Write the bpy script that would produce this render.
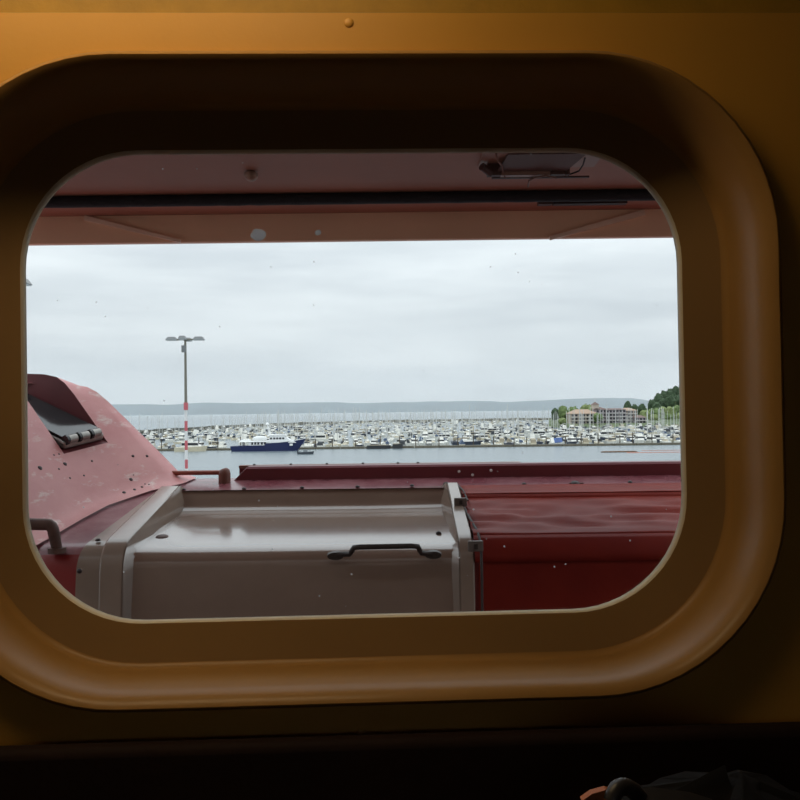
import bpy, math, random
from mathutils import Vector, Matrix, noise
from mathutils.bvhtree import BVHTree

for o in list(bpy.data.objects):
    bpy.data.objects.remove(o, do_unlink=True)
SC = bpy.context.scene
COL = SC.collection
PI = math.pi
rnd = random.Random(7)

# ------------------------------------------------------------------ camera
F = 840.0                                   # focal length in pixels of the 800 px frame
PITCH, ROLL = math.radians(0.72), math.radians(-0.70)
cam_d = bpy.data.cameras.new('camera')
cam_d.sensor_width = 36.0
cam_d.lens = 36.0 * F / 800.0
cam_d.clip_start, cam_d.clip_end = 0.02, 60000
cam = bpy.data.objects.new('camera', cam_d)
COL.objects.link(cam)
CM = Matrix.Rotation(PI / 2 + PITCH, 3, 'X') @ Matrix.Rotation(ROLL, 3, 'Z')
cam.matrix_world = CM.to_4x4()
SC.camera = cam

def ray(px, py):
    return (CM @ Vector(((px - 400) / F, (400 - py) / F, -1.0))).normalized()

def P(px, py, d):
    """a point of the place seen at pixel (px, py), d metres ahead of the camera"""
    v = ray(px, py)
    return v * (d / v.y)

# ------------------------------------------------------------------ world: bright overcast sky
SC.view_settings.view_transform = 'Standard'
SC.view_settings.look = 'None'
SC.view_settings.gamma = 1.0
SC.view_settings.use_curve_mapping = False
SC.view_settings.exposure = 0.0
SC.cycles.max_bounces = 8
SC.cycles.transparent_max_bounces = 12
SC.cycles.volume_bounces = 1
SC.cycles.sample_clamp_indirect = 4.0

def srgb(r, g, b, a=1.0):
    f = lambda c: (c / 255 / 12.92) if c / 255 <= 0.04045 else ((c / 255 + 0.055) / 1.055) ** 2.4
    return (f(r), f(g), f(b), a)

SKY = 0.94
W = bpy.data.worlds.new('overcast_sky')
SC.world = W
W.use_nodes = True
nt = W.node_tree
nt.nodes.clear()
tc = nt.nodes.new('ShaderNodeTexCoord')
mp = nt.nodes.new('ShaderNodeMapping')
mp.inputs['Scale'].default_value = (1.3, 1.3, 9.0)
n1 = nt.nodes.new('ShaderNodeTexNoise')
n1.inputs['Scale'].default_value = 2.6
n1.inputs['Detail'].default_value = 5
n1.inputs['Roughness'].default_value = 0.52
rp = nt.nodes.new('ShaderNodeValToRGB')
rp.color_ramp.elements[0].position = 0.34
rp.color_ramp.elements[0].color = srgb(198, 206, 212)
rp.color_ramp.elements[1].position = 0.66
rp.color_ramp.elements[1].color = srgb(222, 229, 233)
bg = nt.nodes.new('ShaderNodeBackground')
bg.inputs['Strength'].default_value = 1.0
wo = nt.nodes.new('ShaderNodeOutputWorld')
nt.links.new(tc.outputs['Generated'], mp.inputs['Vector'])
nt.links.new(mp.outputs['Vector'], n1.inputs['Vector'])
nt.links.new(n1.outputs['Fac'], rp.inputs['Fac'])
nt.links.new(rp.outputs['Color'], bg.inputs['Color'])
# overcast sky: brighter towards the zenith, about (1 + 2 sin elevation) / 3
sx = nt.nodes.new('ShaderNodeSeparateXYZ')
cl = nt.nodes.new('ShaderNodeMath'); cl.operation = 'MAXIMUM'; cl.inputs[1].default_value = 0.0
ma = nt.nodes.new('ShaderNodeMath'); ma.operation = 'MULTIPLY_ADD'; ma.inputs[1].default_value = 2.0; ma.inputs[2].default_value = SKY
nt.links.new(tc.outputs['Generated'], sx.inputs['Vector'])
nt.links.new(sx.outputs['Z'], cl.inputs[0])
nt.links.new(cl.outputs[0], ma.inputs[0])
nt.links.new(ma.outputs[0], bg.inputs['Strength'])
nt.links.new(bg.outputs['Background'], wo.inputs['Surface'])

# ------------------------------------------------------------------ materials
MATS = {}

def mat(name, col, rough=0.5, metal=0.0, var=0.0, scale=8.0, bump=0.0, bscale=40.0, spec=0.5, col2=None, coat=0.0, stretch=None, sharp=(0.35, 0.65), emit=0.0):
    if name in MATS:
        return MATS[name]
    m = bpy.data.materials.new(name)
    m.use_nodes = True
    t = m.node_tree
    b = t.nodes['Principled BSDF']
    b.inputs['Base Color'].default_value = col
    b.inputs['Roughness'].default_value = rough
    b.inputs['Metallic'].default_value = metal
    b.inputs['Specular IOR Level'].default_value = spec
    b.inputs['Coat Weight'].default_value = coat
    b.inputs['Coat Roughness'].default_value = 0.1
    if emit:
        b.inputs['Emission Color'].default_value = col
        b.inputs['Emission Strength'].default_value = emit
    co = t.nodes.new('ShaderNodeTexCoord')
    src = co.outputs['Object']
    if stretch:
        mm = t.nodes.new('ShaderNodeMapping')
        mm.inputs['Scale'].default_value = stretch
        t.links.new(src, mm.inputs['Vector'])
        src = mm.outputs['Vector']
    if var or col2:
        n = t.nodes.new('ShaderNodeTexNoise')
        n.inputs['Scale'].default_value = scale
        n.inputs['Detail'].default_value = 6
        n.inputs['Roughness'].default_value = 0.6
        r = t.nodes.new('ShaderNodeValToRGB')
        c2 = col2 or tuple(min(1, c * (1 + var)) for c in col[:3]) + (1,)
        c1 = col if col2 else tuple(c * (1 - var) for c in col[:3]) + (1,)
        r.color_ramp.elements[0].position, r.color_ramp.elements[1].position = sharp
        r.color_ramp.elements[0].color = c1
        r.color_ramp.elements[1].color = c2
        t.links.new(src, n.inputs['Vector'])
        t.links.new(n.outputs['Fac'], r.inputs['Fac'])
        t.links.new(r.outputs['Color'], b.inputs['Base Color'])
    if bump:
        n2 = t.nodes.new('ShaderNodeTexNoise')
        n2.inputs['Scale'].default_value = bscale
        n2.inputs['Detail'].default_value = 4
        bp = t.nodes.new('ShaderNodeBump')
        bp.inputs['Strength'].default_value = 1.0
        bp.inputs['Distance'].default_value = bump
        t.links.new(src, n2.inputs['Vector'])
        t.links.new(n2.outputs['Fac'], bp.inputs['Height'])
        t.links.new(bp.outputs['Normal'], b.inputs['Normal'])
    MATS[name] = m
    return m

# ------------------------------------------------------------------ mesh helpers
class MB:
    def __init__(self):
        self.v, self.f, self.m = [], [], []

    def add(self, vs, fs, mi=0):
        o = len(self.v)
        self.v += [tuple(x) for x in vs]
        self.f += [tuple(i + o for i in f) for f in fs]
        self.m += [mi] * len(fs)
        return self

    def box(self, c, s, mi=0, R=None, taper=1.0):
        c = Vector(c)
        vs = []
        for z in (-1, 1):
            k = taper if z > 0 else 1.0
            for y in (-1, 1):
                for x in (-1, 1):
                    p = Vector((x * s[0] / 2 * k, y * s[1] / 2 * k, z * s[2] / 2))
                    vs.append(c + (R @ p if R else p))
        return self.add(vs, [(0, 2, 3, 1), (4, 5, 7, 6), (0, 1, 5, 4), (2, 6, 7, 3), (0, 4, 6, 2), (1, 3, 7, 5)], mi)

    def tube(self, pts, r, n=10, mi=0, cap=True):
        pts = [Vector(p) for p in pts]
        rs = r if isinstance(r, (list, tuple)) else [r] * len(pts)
        ref = None
        vs, fs = [], []
        for i, p in enumerate(pts):
            a = pts[max(0, i - 1)]
            b = pts[min(len(pts) - 1, i + 1)]
            d = (b - a).normalized()
            if ref is None:
                ref = d.orthogonal().normalized()
            ref = (ref - d * ref.dot(d)).normalized()
            q = d.cross(ref)
            for k in range(n):
                t = 2 * PI * k / n
                vs.append(p + (ref * math.cos(t) + q * math.sin(t)) * rs[i])
        for i in range(len(pts) - 1):
            for k in range(n):
                a, b = i * n + k, i * n + (k + 1) % n
                fs.append((a, b, b + n, a + n))
        if cap:
            fs.append(tuple(reversed(range(n))))
            fs.append(tuple(range(len(vs) - n, len(vs))))
        return self.add(vs, fs, mi)

    def loft(self, loops, closed=True, cap0=False, cap1=False, mi=0):
        n = len(loops[0])
        vs = [p for l in loops for p in l]
        fs = []
        for i in range(len(loops) - 1):
            for k in range(n if closed else n - 1):
                a, b = i * n + k, i * n + (k + 1) % n
                fs.append((a, b, b + n, a + n))
        if cap0:
            fs.append(tuple(reversed(range(n))))
        if cap1:
            fs.append(tuple(range(len(vs) - n, len(vs))))
        return self.add(vs, fs, mi)

    def prism(self, poly, off, mi=0):
        off = Vector(off)
        poly = [Vector(p) for p in poly]
        return self.loft([poly, [p + off for p in poly]], True, True, True, mi)

    def dome(self, c, r, n=12, rings=4, axis=(0, 0, 1), flat=1.0, mi=0):
        c = Vector(c)
        ax = Vector(axis).normalized()
        a = ax.orthogonal().normalized()
        b = ax.cross(a)
        loops = []
        for i in range(rings + 1):
            t = PI / 2 * i / rings
            rr = r * math.cos(t) if i < rings else r * 0.02
            loops.append([c + (a * math.cos(2 * PI * k / n) + b * math.sin(2 * PI * k / n)) * rr + ax * (r * flat * math.sin(t)) for k in range(n)])
        return self.loft(loops, True, True, True, mi)

    def build(self, name, mats, parent=None, smooth=35, fix=True):
        me = bpy.data.meshes.new(name)
        me.from_pydata(self.v, [], self.f)
        for m in (mats if isinstance(mats, (list, tuple)) else [mats]):
            me.materials.append(m)
        me.polygons.foreach_set('material_index', self.m)
        if fix:
            import bmesh
            bm = bmesh.new()
            bm.from_mesh(me)
            bmesh.ops.recalc_face_normals(bm, faces=bm.faces)
            bm.to_mesh(me)
            bm.free()
        if smooth:
            me.polygons.foreach_set('use_smooth', [True] * len(me.polygons))
            me.set_sharp_from_angle(angle=math.radians(smooth))
        me.update()
        o = bpy.data.objects.new(name, me)
        COL.objects.link(o)
        if parent:
            o.parent = parent
            o.matrix_parent_inverse = Matrix.Identity(4)
            if parent.type == 'EMPTY' and parent.location.length:
                o.location = -parent.location        # vertices were given in world space
        return o

def tag(o, label=None, cat=None, group=None, kind=None):
    for k, v in (('label', label), ('category', cat), ('group', group), ('kind', kind)):
        if v:
            o[k] = v
    return o

def empty(name, loc=(0, 0, 0), **kw):
    o = bpy.data.objects.new(name, None)
    o.empty_display_size = 0.1
    o.location = loc
    COL.objects.link(o)
    return tag(o, **kw)

def bevel(o, w, seg=2, ang=30):
    m = o.modifiers.new('bevel', 'BEVEL')
    m.width, m.segments, m.limit_method, m.angle_limit = w, seg, 'ANGLE', math.radians(ang)
    return o

def arc(p0, p1, p2, n=5):
    p0, p1, p2 = Vector(p0), Vector(p1), Vector(p2)
    return [p0 * (1 - t) ** 2 + p1 * 2 * t * (1 - t) + p2 * t * t for t in [i / n for i in range(n + 1)]]

def fillet(pts, r, n=4):
    """round the inner corners of a polyline"""
    pts = [Vector(p) for p in pts]
    out = [pts[0]]
    for i in range(1, len(pts) - 1):
        rr = r[i] if isinstance(r, (list, tuple)) else r
        if rr <= 0:
            out.append(pts[i])
            continue
        a = pts[i] + (pts[i - 1] - pts[i]).normalized() * rr
        b = pts[i] + (pts[i + 1] - pts[i]).normalized() * rr
        out += arc(a, pts[i], b, n)
    return out + [pts[-1]]

SEA = -15.0

# ================================================================== THE CABIN (setting)
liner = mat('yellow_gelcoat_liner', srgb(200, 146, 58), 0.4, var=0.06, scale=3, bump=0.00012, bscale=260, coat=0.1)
liner_ring = mat('yellow_gelcoat_ring_shaded', srgb(158, 118, 66), 0.33, var=0.05, scale=5, bump=0.0001, bscale=120, spec=.2)  # browner than the wall liner: weaker lamp light put into the colour
dark_lining = mat('dark_cabin_lining', srgb(132, 108, 84), 0.6, var=0.15, scale=5)
steel = mat('screw_steel', srgb(150, 130, 95), 0.35, metal=0.8, var=0.1)

WC = P(357.5, 383, 0.62)                      # centre of the glass
WR = Matrix.Rotation(math.radians(2.0), 3, 'Z') @ Matrix.Rotation(math.radians(-0.26), 3, 'Y')

def wl(u, v, w):
    """window frame: u right along the wall, v up, w into the cabin"""
    return WC + WR @ Vector((u, -w, v))

HW, HH, RAD = 0.2415, 0.1708, 0.084

def rr(e, w, n=14, dv=0.0):
    hw, hh, r = HW + e, HH + e, max(0.001, RAD + e)
    pts = []
    for cx, cy, a0 in ((1, 1, 0), (-1, 1, 90), (-1, -1, 180), (1, -1, 270)):
        for k in range(n + 1):
            a = math.radians(a0 + 90 * k / n)
            pts.append(wl(cx * (hw - r) + r * math.cos(a), cy * (hh - r) + r * math.sin(a) + dv, w))
    return pts

def rect_loop(u0, u1, v0, v1, w, n=14):
    pts = []
    for u, v in ((u1, v1), (u0, v1), (u0, v0), (u1, v0)):
        pts += [wl(u, v, w)] * (n + 1)
    return pts

WALL_W = 0.056
VTOP, VBOT = 0.2482, -0.2335
CU0, CU1, CFLOOR, CCEIL, CBACK = -1.35, 1.35, -1.35, 0.46, 2.3

def ring_plate(loop_in, loop_out):
    m = MB()
    n = len(loop_in)
    vs = loop_in + loop_out
    fs = []
    for k in range(n):
        b = (k + 1) % n
        if (loop_out[k] - loop_out[b]).length < 1e-6:
            fs.append((k, b, n + k))
        else:
            fs.append((k, b, n + b, n + k))
    return m.add(vs, fs)

wf = ring_plate(rr(0.0461, WALL_W, dv=.0020), rect_loop(CU0, CU1, CFLOOR, VTOP, WALL_W))
wall_front = tag(wf.build('wall_front', liner, smooth=0, fix=False), 'golden yellow moulded cabin wall around the rounded window', 'wall', kind='structure')
wu = MB()
prof = [(VTOP, WALL_W), (VTOP + 0.0012, WALL_W - 0.002), (CCEIL, WALL_W + 0.006)]
wu.loft([[wl(CU0, v, w) for v, w in prof], [wl(CU1, v, w) for v, w in prof]], closed=False)
o = wu.build('cove_panel', mat('olive_cove_paint', srgb(170, 128, 34), 0.6, var=0.1, scale=30, bump=0.0004, bscale=300), wall_front, smooth=0, fix=False)
for (pu, pv) in ((349, 23), (361, 733)):
    c = P(pu, pv, 0.62 - WALL_W)
    loc = WR.transposed() @ (c - WC)
    c = wl(loc.x, loc.z, WALL_W)
    MB().dome(c, 0.0034, 14, 3, WR @ Vector((0, -1, 0)), 0.35).build('screw_head', liner, wall_front)

def cabin_quad(name, pts, m, label, cat, thick):
    mb = MB().prism([wl(*p) for p in pts], WR @ Vector(thick))
    return tag(mb.build(name, m, smooth=0), label, cat, kind='structure')

W0, W1 = WALL_W, WALL_W + CBACK
cabin_quad('floor', [(CU0, CFLOOR, W0), (CU1, CFLOOR, W0), (CU1, CFLOOR, W1), (CU0, CFLOOR, W1)], dark_lining, 'dark cabin floor below the window', 'floor', (0, 0, -.04))
cabin_quad('ceiling', [(CU0, CCEIL, W0 - .05), (CU1, CCEIL, W0 - .05), (CU1, CCEIL, W1), (CU0, CCEIL, W1)], dark_lining, 'dark low cabin ceiling above the window', 'ceiling', (0, 0, .04))
cabin_quad('wall_left', [(CU0, CFLOOR, W0 - .05), (CU0, CFLOOR, W1), (CU0, CCEIL, W1), (CU0, CCEIL, W0 - .05)], dark_lining, 'dark cabin wall at the left', 'wall', (-.04, 0, 0))
cabin_quad('wall_right', [(CU1, CFLOOR, W0 - .05), (CU1, CFLOOR, W1), (CU1, CCEIL, W1), (CU1, CCEIL, W0 - .05)], dark_lining, 'dark cabin wall at the right', 'wall', (.04, 0, 0))
BU, BV0, BV1 = .42, -.12, .30               # opening of the back window added to let in fill light
for (a, b_, c, d) in ((CU0, -BU, CFLOOR, CCEIL), (BU, CU1, CFLOOR, CCEIL), (-BU, BU, CFLOOR, BV0), (-BU, BU, BV1, CCEIL)):
    cabin_quad('wall_back', [(a, c, W1), (b_, c, W1), (b_, d, W1), (a, d, W1)], dark_lining, 'cabin wall behind the viewer around an added window', 'wall', (0, -.04, 0))

# ------------------------------------------------------------------ the window
win = empty('window_1', wl(0, -HH, 0), label='rounded rectangular cabin window set in a deep yellow surround', cat='window', kind='structure')
m = MB()
m.loft([rr(.0005, -.0045), rr(.0005, -.001), rr(0, .003), rr(.0012, .0045)])
m.build('glazing_lip', mat('pale_glazing_lip', srgb(206, 190, 160), 0.6, var=.05), win, smooth=50, fix=False)
m = MB()
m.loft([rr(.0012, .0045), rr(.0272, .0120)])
m.build('inner_frame', mat('yellow_matte_frame_shaded', srgb(142, 110, 68), 0.6, var=0.05, scale=5, spec=.2), win, smooth=50, fix=False)  # frame colour darkened too, standing in for less lamp light
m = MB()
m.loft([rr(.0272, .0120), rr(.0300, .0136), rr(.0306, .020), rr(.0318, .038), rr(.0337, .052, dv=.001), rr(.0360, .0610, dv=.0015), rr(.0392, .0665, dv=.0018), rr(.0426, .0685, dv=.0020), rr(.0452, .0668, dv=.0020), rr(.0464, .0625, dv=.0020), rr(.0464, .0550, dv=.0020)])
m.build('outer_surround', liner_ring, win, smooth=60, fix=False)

gm = bpy.data.materials.new('window_glass')
gm.use_nodes = True
t = gm.node_tree
t.nodes.clear()
out = t.nodes.new('ShaderNodeOutputMaterial')
tr = t.nodes.new('ShaderNodeBsdfTransparent')
tr.inputs['Color'].default_value = (0.975, 0.985, 0.985, 1)
gl = t.nodes.new('ShaderNodeBsdfGlossy')
gl.inputs['Roughness'].default_value = 0.02
fr = t.nodes.new('ShaderNodeFresnel')
fr.inputs['IOR'].default_value = 1.2
mx = t.nodes.new('ShaderNodeMixShader')
t.links.new(fr.outputs['Fac'], mx.inputs['Fac'])
t.links.new(tr.outputs['BSDF'], mx.inputs[1])
t.links.new(gl.outputs['BSDF'], mx.inputs[2])
co = t.nodes.new('ShaderNodeTexCoord')
vo = t.nodes.new('ShaderNodeTexVoronoi')
vo.inputs['Scale'].default_value = 75
vo.inputs['Randomness'].default_value = 1.0
nz = t.nodes.new('ShaderNodeTexNoise')
nz.inputs['Scale'].default_value = 45
lt = t.nodes.new('ShaderNodeMath')
lt.operation = 'LESS_THAN'
lt.inputs[1].default_value = 0.055
g2 = t.nodes.new('ShaderNodeMath')
g2.operation = 'GREATER_THAN'
g2.inputs[1].default_value = 0.56
mu = t.nodes.new('ShaderNodeMath')
mu.operation = 'MULTIPLY'
mu2 = t.nodes.new('ShaderNodeMath')
mu2.operation = 'MULTIPLY'
mu2.inputs[1].default_value = 0.4
df = t.nodes.new('ShaderNodeBsdfTranslucent')
df.inputs['Color'].default_value = (0.75, 0.74, 0.72, 1)
mx2 = t.nodes.new('ShaderNodeMixShader')
t.links.new(co.outputs['Object'], vo.inputs['Vector'])
t.links.new(co.outputs['Object'], nz.inputs['Vector'])
t.links.new(vo.outputs['Distance'], lt.inputs[0])
t.links.new(nz.outputs['Fac'], g2.inputs[0])
t.links.new(lt.outputs[0], mu.inputs[0])
t.links.new(g2.outputs[0], mu.inputs[1])
t.links.new(mu.outputs[0], mu2.inputs[0])
t.links.new(mu2.outputs[0], mx2.inputs['Fac'])
t.links.new(mx.outputs['Shader'], mx2.inputs[1])
t.links.new(df.outputs['BSDF'], mx2.inputs[2])
t.links.new(mx2.outputs['Shader'], out.inputs['Surface'])
m = MB()
m.loft([rr(.003, -.0042), rr(.003, -.0022)], True, True, True)
pane = m.build('glass_pane', gm, win, smooth=0)
smud = mat('dried_salt_smudge', srgb(225, 222, 220), 0.8, var=0.1, scale=300)
_t = smud.node_tree
_tl = _t.nodes.new('ShaderNodeBsdfTranslucent')
_tl.inputs['Color'].default_value = srgb(200, 198, 198)
_t.links.new(_tl.outputs['BSDF'], _t.nodes['Material Output'].inputs['Surface'])
def smudge(px, py, r, seed):
    c = P(px, py, 0.622)
    l = WR.transposed() @ (c - WC)
    pts = []
    for k in range(16):
        a = 2 * PI * k / 16
        q = r * (1 + 0.35 * noise.noise(Vector((math.cos(a), math.sin(a), seed))))
        pts.append(wl(l.x + q * math.cos(a) * 1.15, l.z + q * math.sin(a), -.0020))
    MB().prism(pts, WR @ Vector((0, -.0002, 0))).build('salt_smudge', smud, pane, smooth=0)
smudge(258, 235, .0048, 1.3)
smudge(318, 233, .0020, 4.1)
w2 = empty('window_added_fill', wl(0, BV0, W1), label='unseen window added behind the viewer for fill light', cat='window', kind='structure')  # added unseen window, brings soft sky light onto the front wall
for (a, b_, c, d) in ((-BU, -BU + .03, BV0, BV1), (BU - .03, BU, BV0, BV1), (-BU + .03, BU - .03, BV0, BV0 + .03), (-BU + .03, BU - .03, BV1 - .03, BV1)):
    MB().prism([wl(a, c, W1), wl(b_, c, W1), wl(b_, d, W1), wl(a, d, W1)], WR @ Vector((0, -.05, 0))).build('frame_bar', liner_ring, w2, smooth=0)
MB().prism([wl(-BU + .03, BV0 + .03, W1 + .02), wl(BU - .03, BV0 + .03, W1 + .02), wl(BU - .03, BV1 - .03, W1 + .02), wl(-BU + .03, BV1 - .03, W1 + .02)], WR @ Vector((0, -.004, 0))).build('glass_pane', gm, w2, smooth=0)

# ------------------------------------------------------------------ outer ship side with its own opening
shipside = mat('ship_side_paint', srgb(140, 122, 110), 0.5, var=0.1, scale=2)
m = ring_plate(rr(.03, -.03), rect_loop(-6, 6, -2.2, 2.4, -.03))
tag(m.build('wall_outside', shipside, smooth=0, fix=False), 'painted steel ship side around the outside of the window', 'wall', kind='structure')

# ------------------------------------------------------------------ cabin lamp (above the frame)
lampM = mat('lamp_diffuser_glow', (1.0, 0.76, 0.44, 1), 0.4, emit=10.5)
lamp_base = wl(-.23, CCEIL, WALL_W + .175)
lamp = empty('ceiling_lamp', lamp_base, label='oblong warm ceiling lamp above the window', cat='lamp')
LR = WR
b = MB().box(lamp_base + Vector((0, 0, -.012)), (.50, .11, .024), R=LR).build('housing', mat('lamp_housing_white', srgb(190, 185, 170), 0.4), lamp)
bevel(b, .006)
b = MB().box(lamp_base + Vector((0, 0, -.034)), (.46, .08, .02), R=LR).build('diffuser', lampM, lamp)
bevel(b, .006)

# ------------------------------------------------------------------ bench and bag below the window
vinyl = mat('dark_brown_vinyl', srgb(34, 19, 13), 0.8, spec=.2, var=0.15, scale=12, bump=.0008, bscale=90)
bench = empty('bench_seat', wl(0, CFLOOR, WALL_W + .2), label='dark brown padded bench along the wall under the window', cat='bench')
def wbox(u0, u1, v0, v1, w0, w1):
    return MB().prism([wl(u0, v0, w0), wl(u1, v0, w0), wl(u1, v1, w0), wl(u0, v1, w0)], WR @ Vector((0, -(w1 - w0), 0)))
bevel(wbox(-1.2, 1.2, -.42, VBOT, WALL_W + .004, WALL_W + .020).build('backrest', vinyl, bench), .006, 3)
bevel(wbox(-1.2, 1.2, -.46, -.37, WALL_W + .02, WALL_W + .42).build('seat', vinyl, bench), .015, 3)
wbox(-1.18, 1.18, CFLOOR, -.46, WALL_W + .03, WALL_W + .38).build('base', dark_lining, bench)

blk = mat('black_bag_nylon', srgb(13, 11, 11), 0.8, spec=.15, var=0.25, scale=25, bump=.002, bscale=60)
strapM = mat('worn_black_strap', srgb(44, 42, 43), 0.4, var=0.2, scale=60)
bag_c = Vector((.165, .415, -.293))
bag = empty('bag', (bag_c.x, bag_c.y, -.35), label='black soft bag with strap lying on the bench', cat='bag')
loops = []
NB = 28
for i in range(13):
    tt = i / 12
    h = -.055 + tt * .165
    k = math.sin(PI * (0.16 + 0.80 * tt)) ** 0.55
    if i == 12:
        k *= .25
    lp = []
    for j in range(NB):
        a = 2 * PI * j / NB
        q = Vector((math.cos(a), math.sin(a), h * 6))
        d = 1 + .16 * noise.noise(q * 1.7) + .06 * noise.noise(q * 5)
        lp.append(bag_c + Vector((.118 * k * d * math.cos(a), .075 * k * d * math.sin(a), h + .014 * noise.noise(q * 2.3 + Vector((3, 1, 0))) * tt)))
    loops.append(lp)
MB().loft(loops, True, True, True).build('body', blk, bag, smooth=70)
sp = [P(612, 801, .352), P(616, 789, .354), P(624, 786, .356), P(633, 790, .358), P(642, 800, .36), P(648, 812, .362)]
m = MB()
sp = arc(sp[0], sp[1] + Vector((0, 0, .004)), sp[3], 8) + sp[4:]
m.tube(sp, .0035, 12)
m.build('carry_loop', strapM, bag, smooth=60)
sp = [P(637, 797, .36), P(650, 794, .362), P(668, 796, .364), P(690, 799, .366), P(712, 806, .368)]
MB().loft([[p + Vector((0, 0, .003)) for p in sp], [p + Vector((0, -.012, -.004)) for p in sp], [p + Vector((0, -.012, -.007)) for p in sp], [p + Vector((0, 0, -.002)) for p in sp]], False).build('strap', strapM, bag)
tp = [P(582, 801, .352), P(592, 794, .352), P(606, 790, .354), P(612, 792, .355), P(606, 812, .352), P(586, 814, .350)]
MB().prism(tp, (0, .004, 0)).build('orange_tab', mat('orange_tab_fabric', srgb(168, 92, 30), 0.6, var=.1), bag, smooth=0)

# ================================================================== OUTSIDE: SEA, SHORE, SKYLINE
wm = mat('harbour_water', srgb(116, 126, 130), 0.26, spec=0.5)
t = wm.node_tree
b = t.nodes['Principled BSDF']
b.inputs['IOR'].default_value = 1.33
co = t.nodes.new('ShaderNodeTexCoord')
mpn = t.nodes.new('ShaderNodeMapping')
mpn.inputs['Scale'].default_value = (0.35, 1.0, 1.0)
na = t.nodes.new('ShaderNodeTexNoise')
na.inputs['Scale'].default_value = 0.55
na.inputs['Detail'].default_value = 5
bp = t.nodes.new('ShaderNodeBump')
bp.inputs['Strength'].default_value = 0.7
bp.inputs['Distance'].default_value = 0.4
t.links.new(co.outputs['Object'], mpn.inputs['Vector'])
t.links.new(mpn.outputs['Vector'], na.inputs['Vector'])
t.links.new(na.outputs['Fac'], bp.inputs['Height'])
t.links.new(bp.outputs['Normal'], b.inputs['Normal'])
m = MB()
m.add([(-30000, -3000, SEA), (30000, -3000, SEA), (30000, 34000, SEA), (-30000, 34000, SEA)], [(0, 1, 2, 3)])
tag(m.build('sea_water', wm, smooth=0, fix=False), 'calm grey harbour water stretching to the far shore', 'water', kind='stuff')

# far wooded hills
HD = 8200
hm = mat('far_forest', srgb(56, 74, 80), 0.9, var=0.3, scale=0.004)
prof = [(-200, 404), (-60, 405), (60, 405), (130, 404.2), (170, 404.6), (205, 402.6), (240, 403.2), (275, 402.9), (330, 402.2), (360, 403.2), (400, 402.2), (440, 401.4),
        (480, 400.9), (505, 402.0), (540, 400.6), (575, 398.8), (605, 398.0), (632, 398.3), (650, 400.5), (680, 401.5), (760, 402.5), (900, 401)]
pts = []
for i in range(len(prof) - 1):
    (x0, y0), (x1, y1) = prof[i], prof[i + 1]
    for k in range(6):
        s = k / 6
        s2 = s * s * (3 - 2 * s)
        pts.append((x0 + (x1 - x0) * s, y0 + (y1 - y0) * s2 + 0.35 * noise.noise(Vector((i + s, 3.1, 0)) * 2.2)))
m = MB()
la, lb, lc, ld = [], [], [], []
for (px, py) in pts:
    p = P(px, py, HD)
    la.append(Vector((p.x, HD - 420, SEA - 2)))
    lb.append(Vector((p.x, HD - 300, SEA + 25)))
    lc.append(p)
    ld.append(Vector((p.x, HD + 1500, SEA)))
m.loft([la, lb, lc, ld], False)
tag(m.build('distant_hills', hm, smooth=60, fix=False), 'low hazy wooded hills across the bay', 'hills', kind='structure')

# ---- landmass on the right with building and trees
grass = mat('shore_grass', srgb(92, 104, 72), 0.9, var=0.25, scale=0.05)
rockM = mat('grey_rock', srgb(96, 94, 84), 0.9, var=0.35, scale=0.35)
LD = 690
def lx(px, d):
    return (px - 400) / F * d
m = MB()
loops = []
for (y, z) in ((655, SEA - 1), (660, SEA + 1.2), (676, SEA + 2.6), (720, SEA + 3.4), (800, SEA + 5), (900, SEA + 2), (950, SEA - 1)):
    lp = []
    for k in range(30):
        s = k / 29
        x = lx(553, y) - 4 + s * 330
        hill = 0
        if z > SEA + 3:
            hill = 15 * max(0, min(1, (x - 185) / 80)) * (1 if y > 760 else .35)
        lp.append(Vector((x, y + 5 * noise.noise(Vector((k * .7, y * .02, 0))), z + hill)))
    loops.append(lp)
m.loft(loops, False)
tag(m.build('shore_bank', [grass], smooth=50, fix=False), 'green shore bank rising to a wooded hill behind the marina', 'shore', kind='structure')

def tree_mesh(seed, h, w, colmat, sq=0.8, lump=0.35):
    """crown of several displaced clumps, thousands of leaf tufts at the surface"""
    r = random.Random(seed)
    m = MB()
    clumps = [(Vector((0, 0, h * .62)), w * .5, h * .38)]
    for k in range(6):
        a = r.uniform(0, 2 * PI)
        q = r.uniform(.2, .34) * w
        clumps.append((Vector((q * math.cos(a), q * math.sin(a), h * r.uniform(.36, .74))), w * r.uniform(.22, .34), h * r.uniform(.16, .26)))
    for c, rx, rz in clumps:
        n, rings = 12, 7
        loops = []
        for i in range(rings + 1):
            t = -PI / 2 + PI * i / rings
            lp = []
            for k in range(n):
                a = 2 * PI * k / n
                d = Vector((math.cos(t) * math.cos(a), math.cos(t) * math.sin(a), math.sin(t)))
                s = 1 + lump * noise.noise(d * 2.1 + c * 3.1 + Vector((seed, 0, 0)))
                lp.append(c + Vector((d.x * rx * s, d.y * rx * s, d.z * rz * s)))
            loops.append(lp)
        m.loft(loops, True, True, True)
        for k in range(60):
            d = Vector((r.gauss(0, 1), r.gauss(0, 1), r.gauss(0, 1))).normalized()
            p = c + Vector((d.x * rx, d.y * rx, d.z * rz)) * r.uniform(.92, 1.14)
            a = Vector((r.gauss(0, 1), r.gauss(0, 1), r.gauss(0, 1))).normalized() * w * .055
            b_ = d.cross(a).normalized() * w * .05
            m.add([p - a, p + b_, p + a, p - b_], [(0, 1, 2, 3)])
    return m

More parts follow.
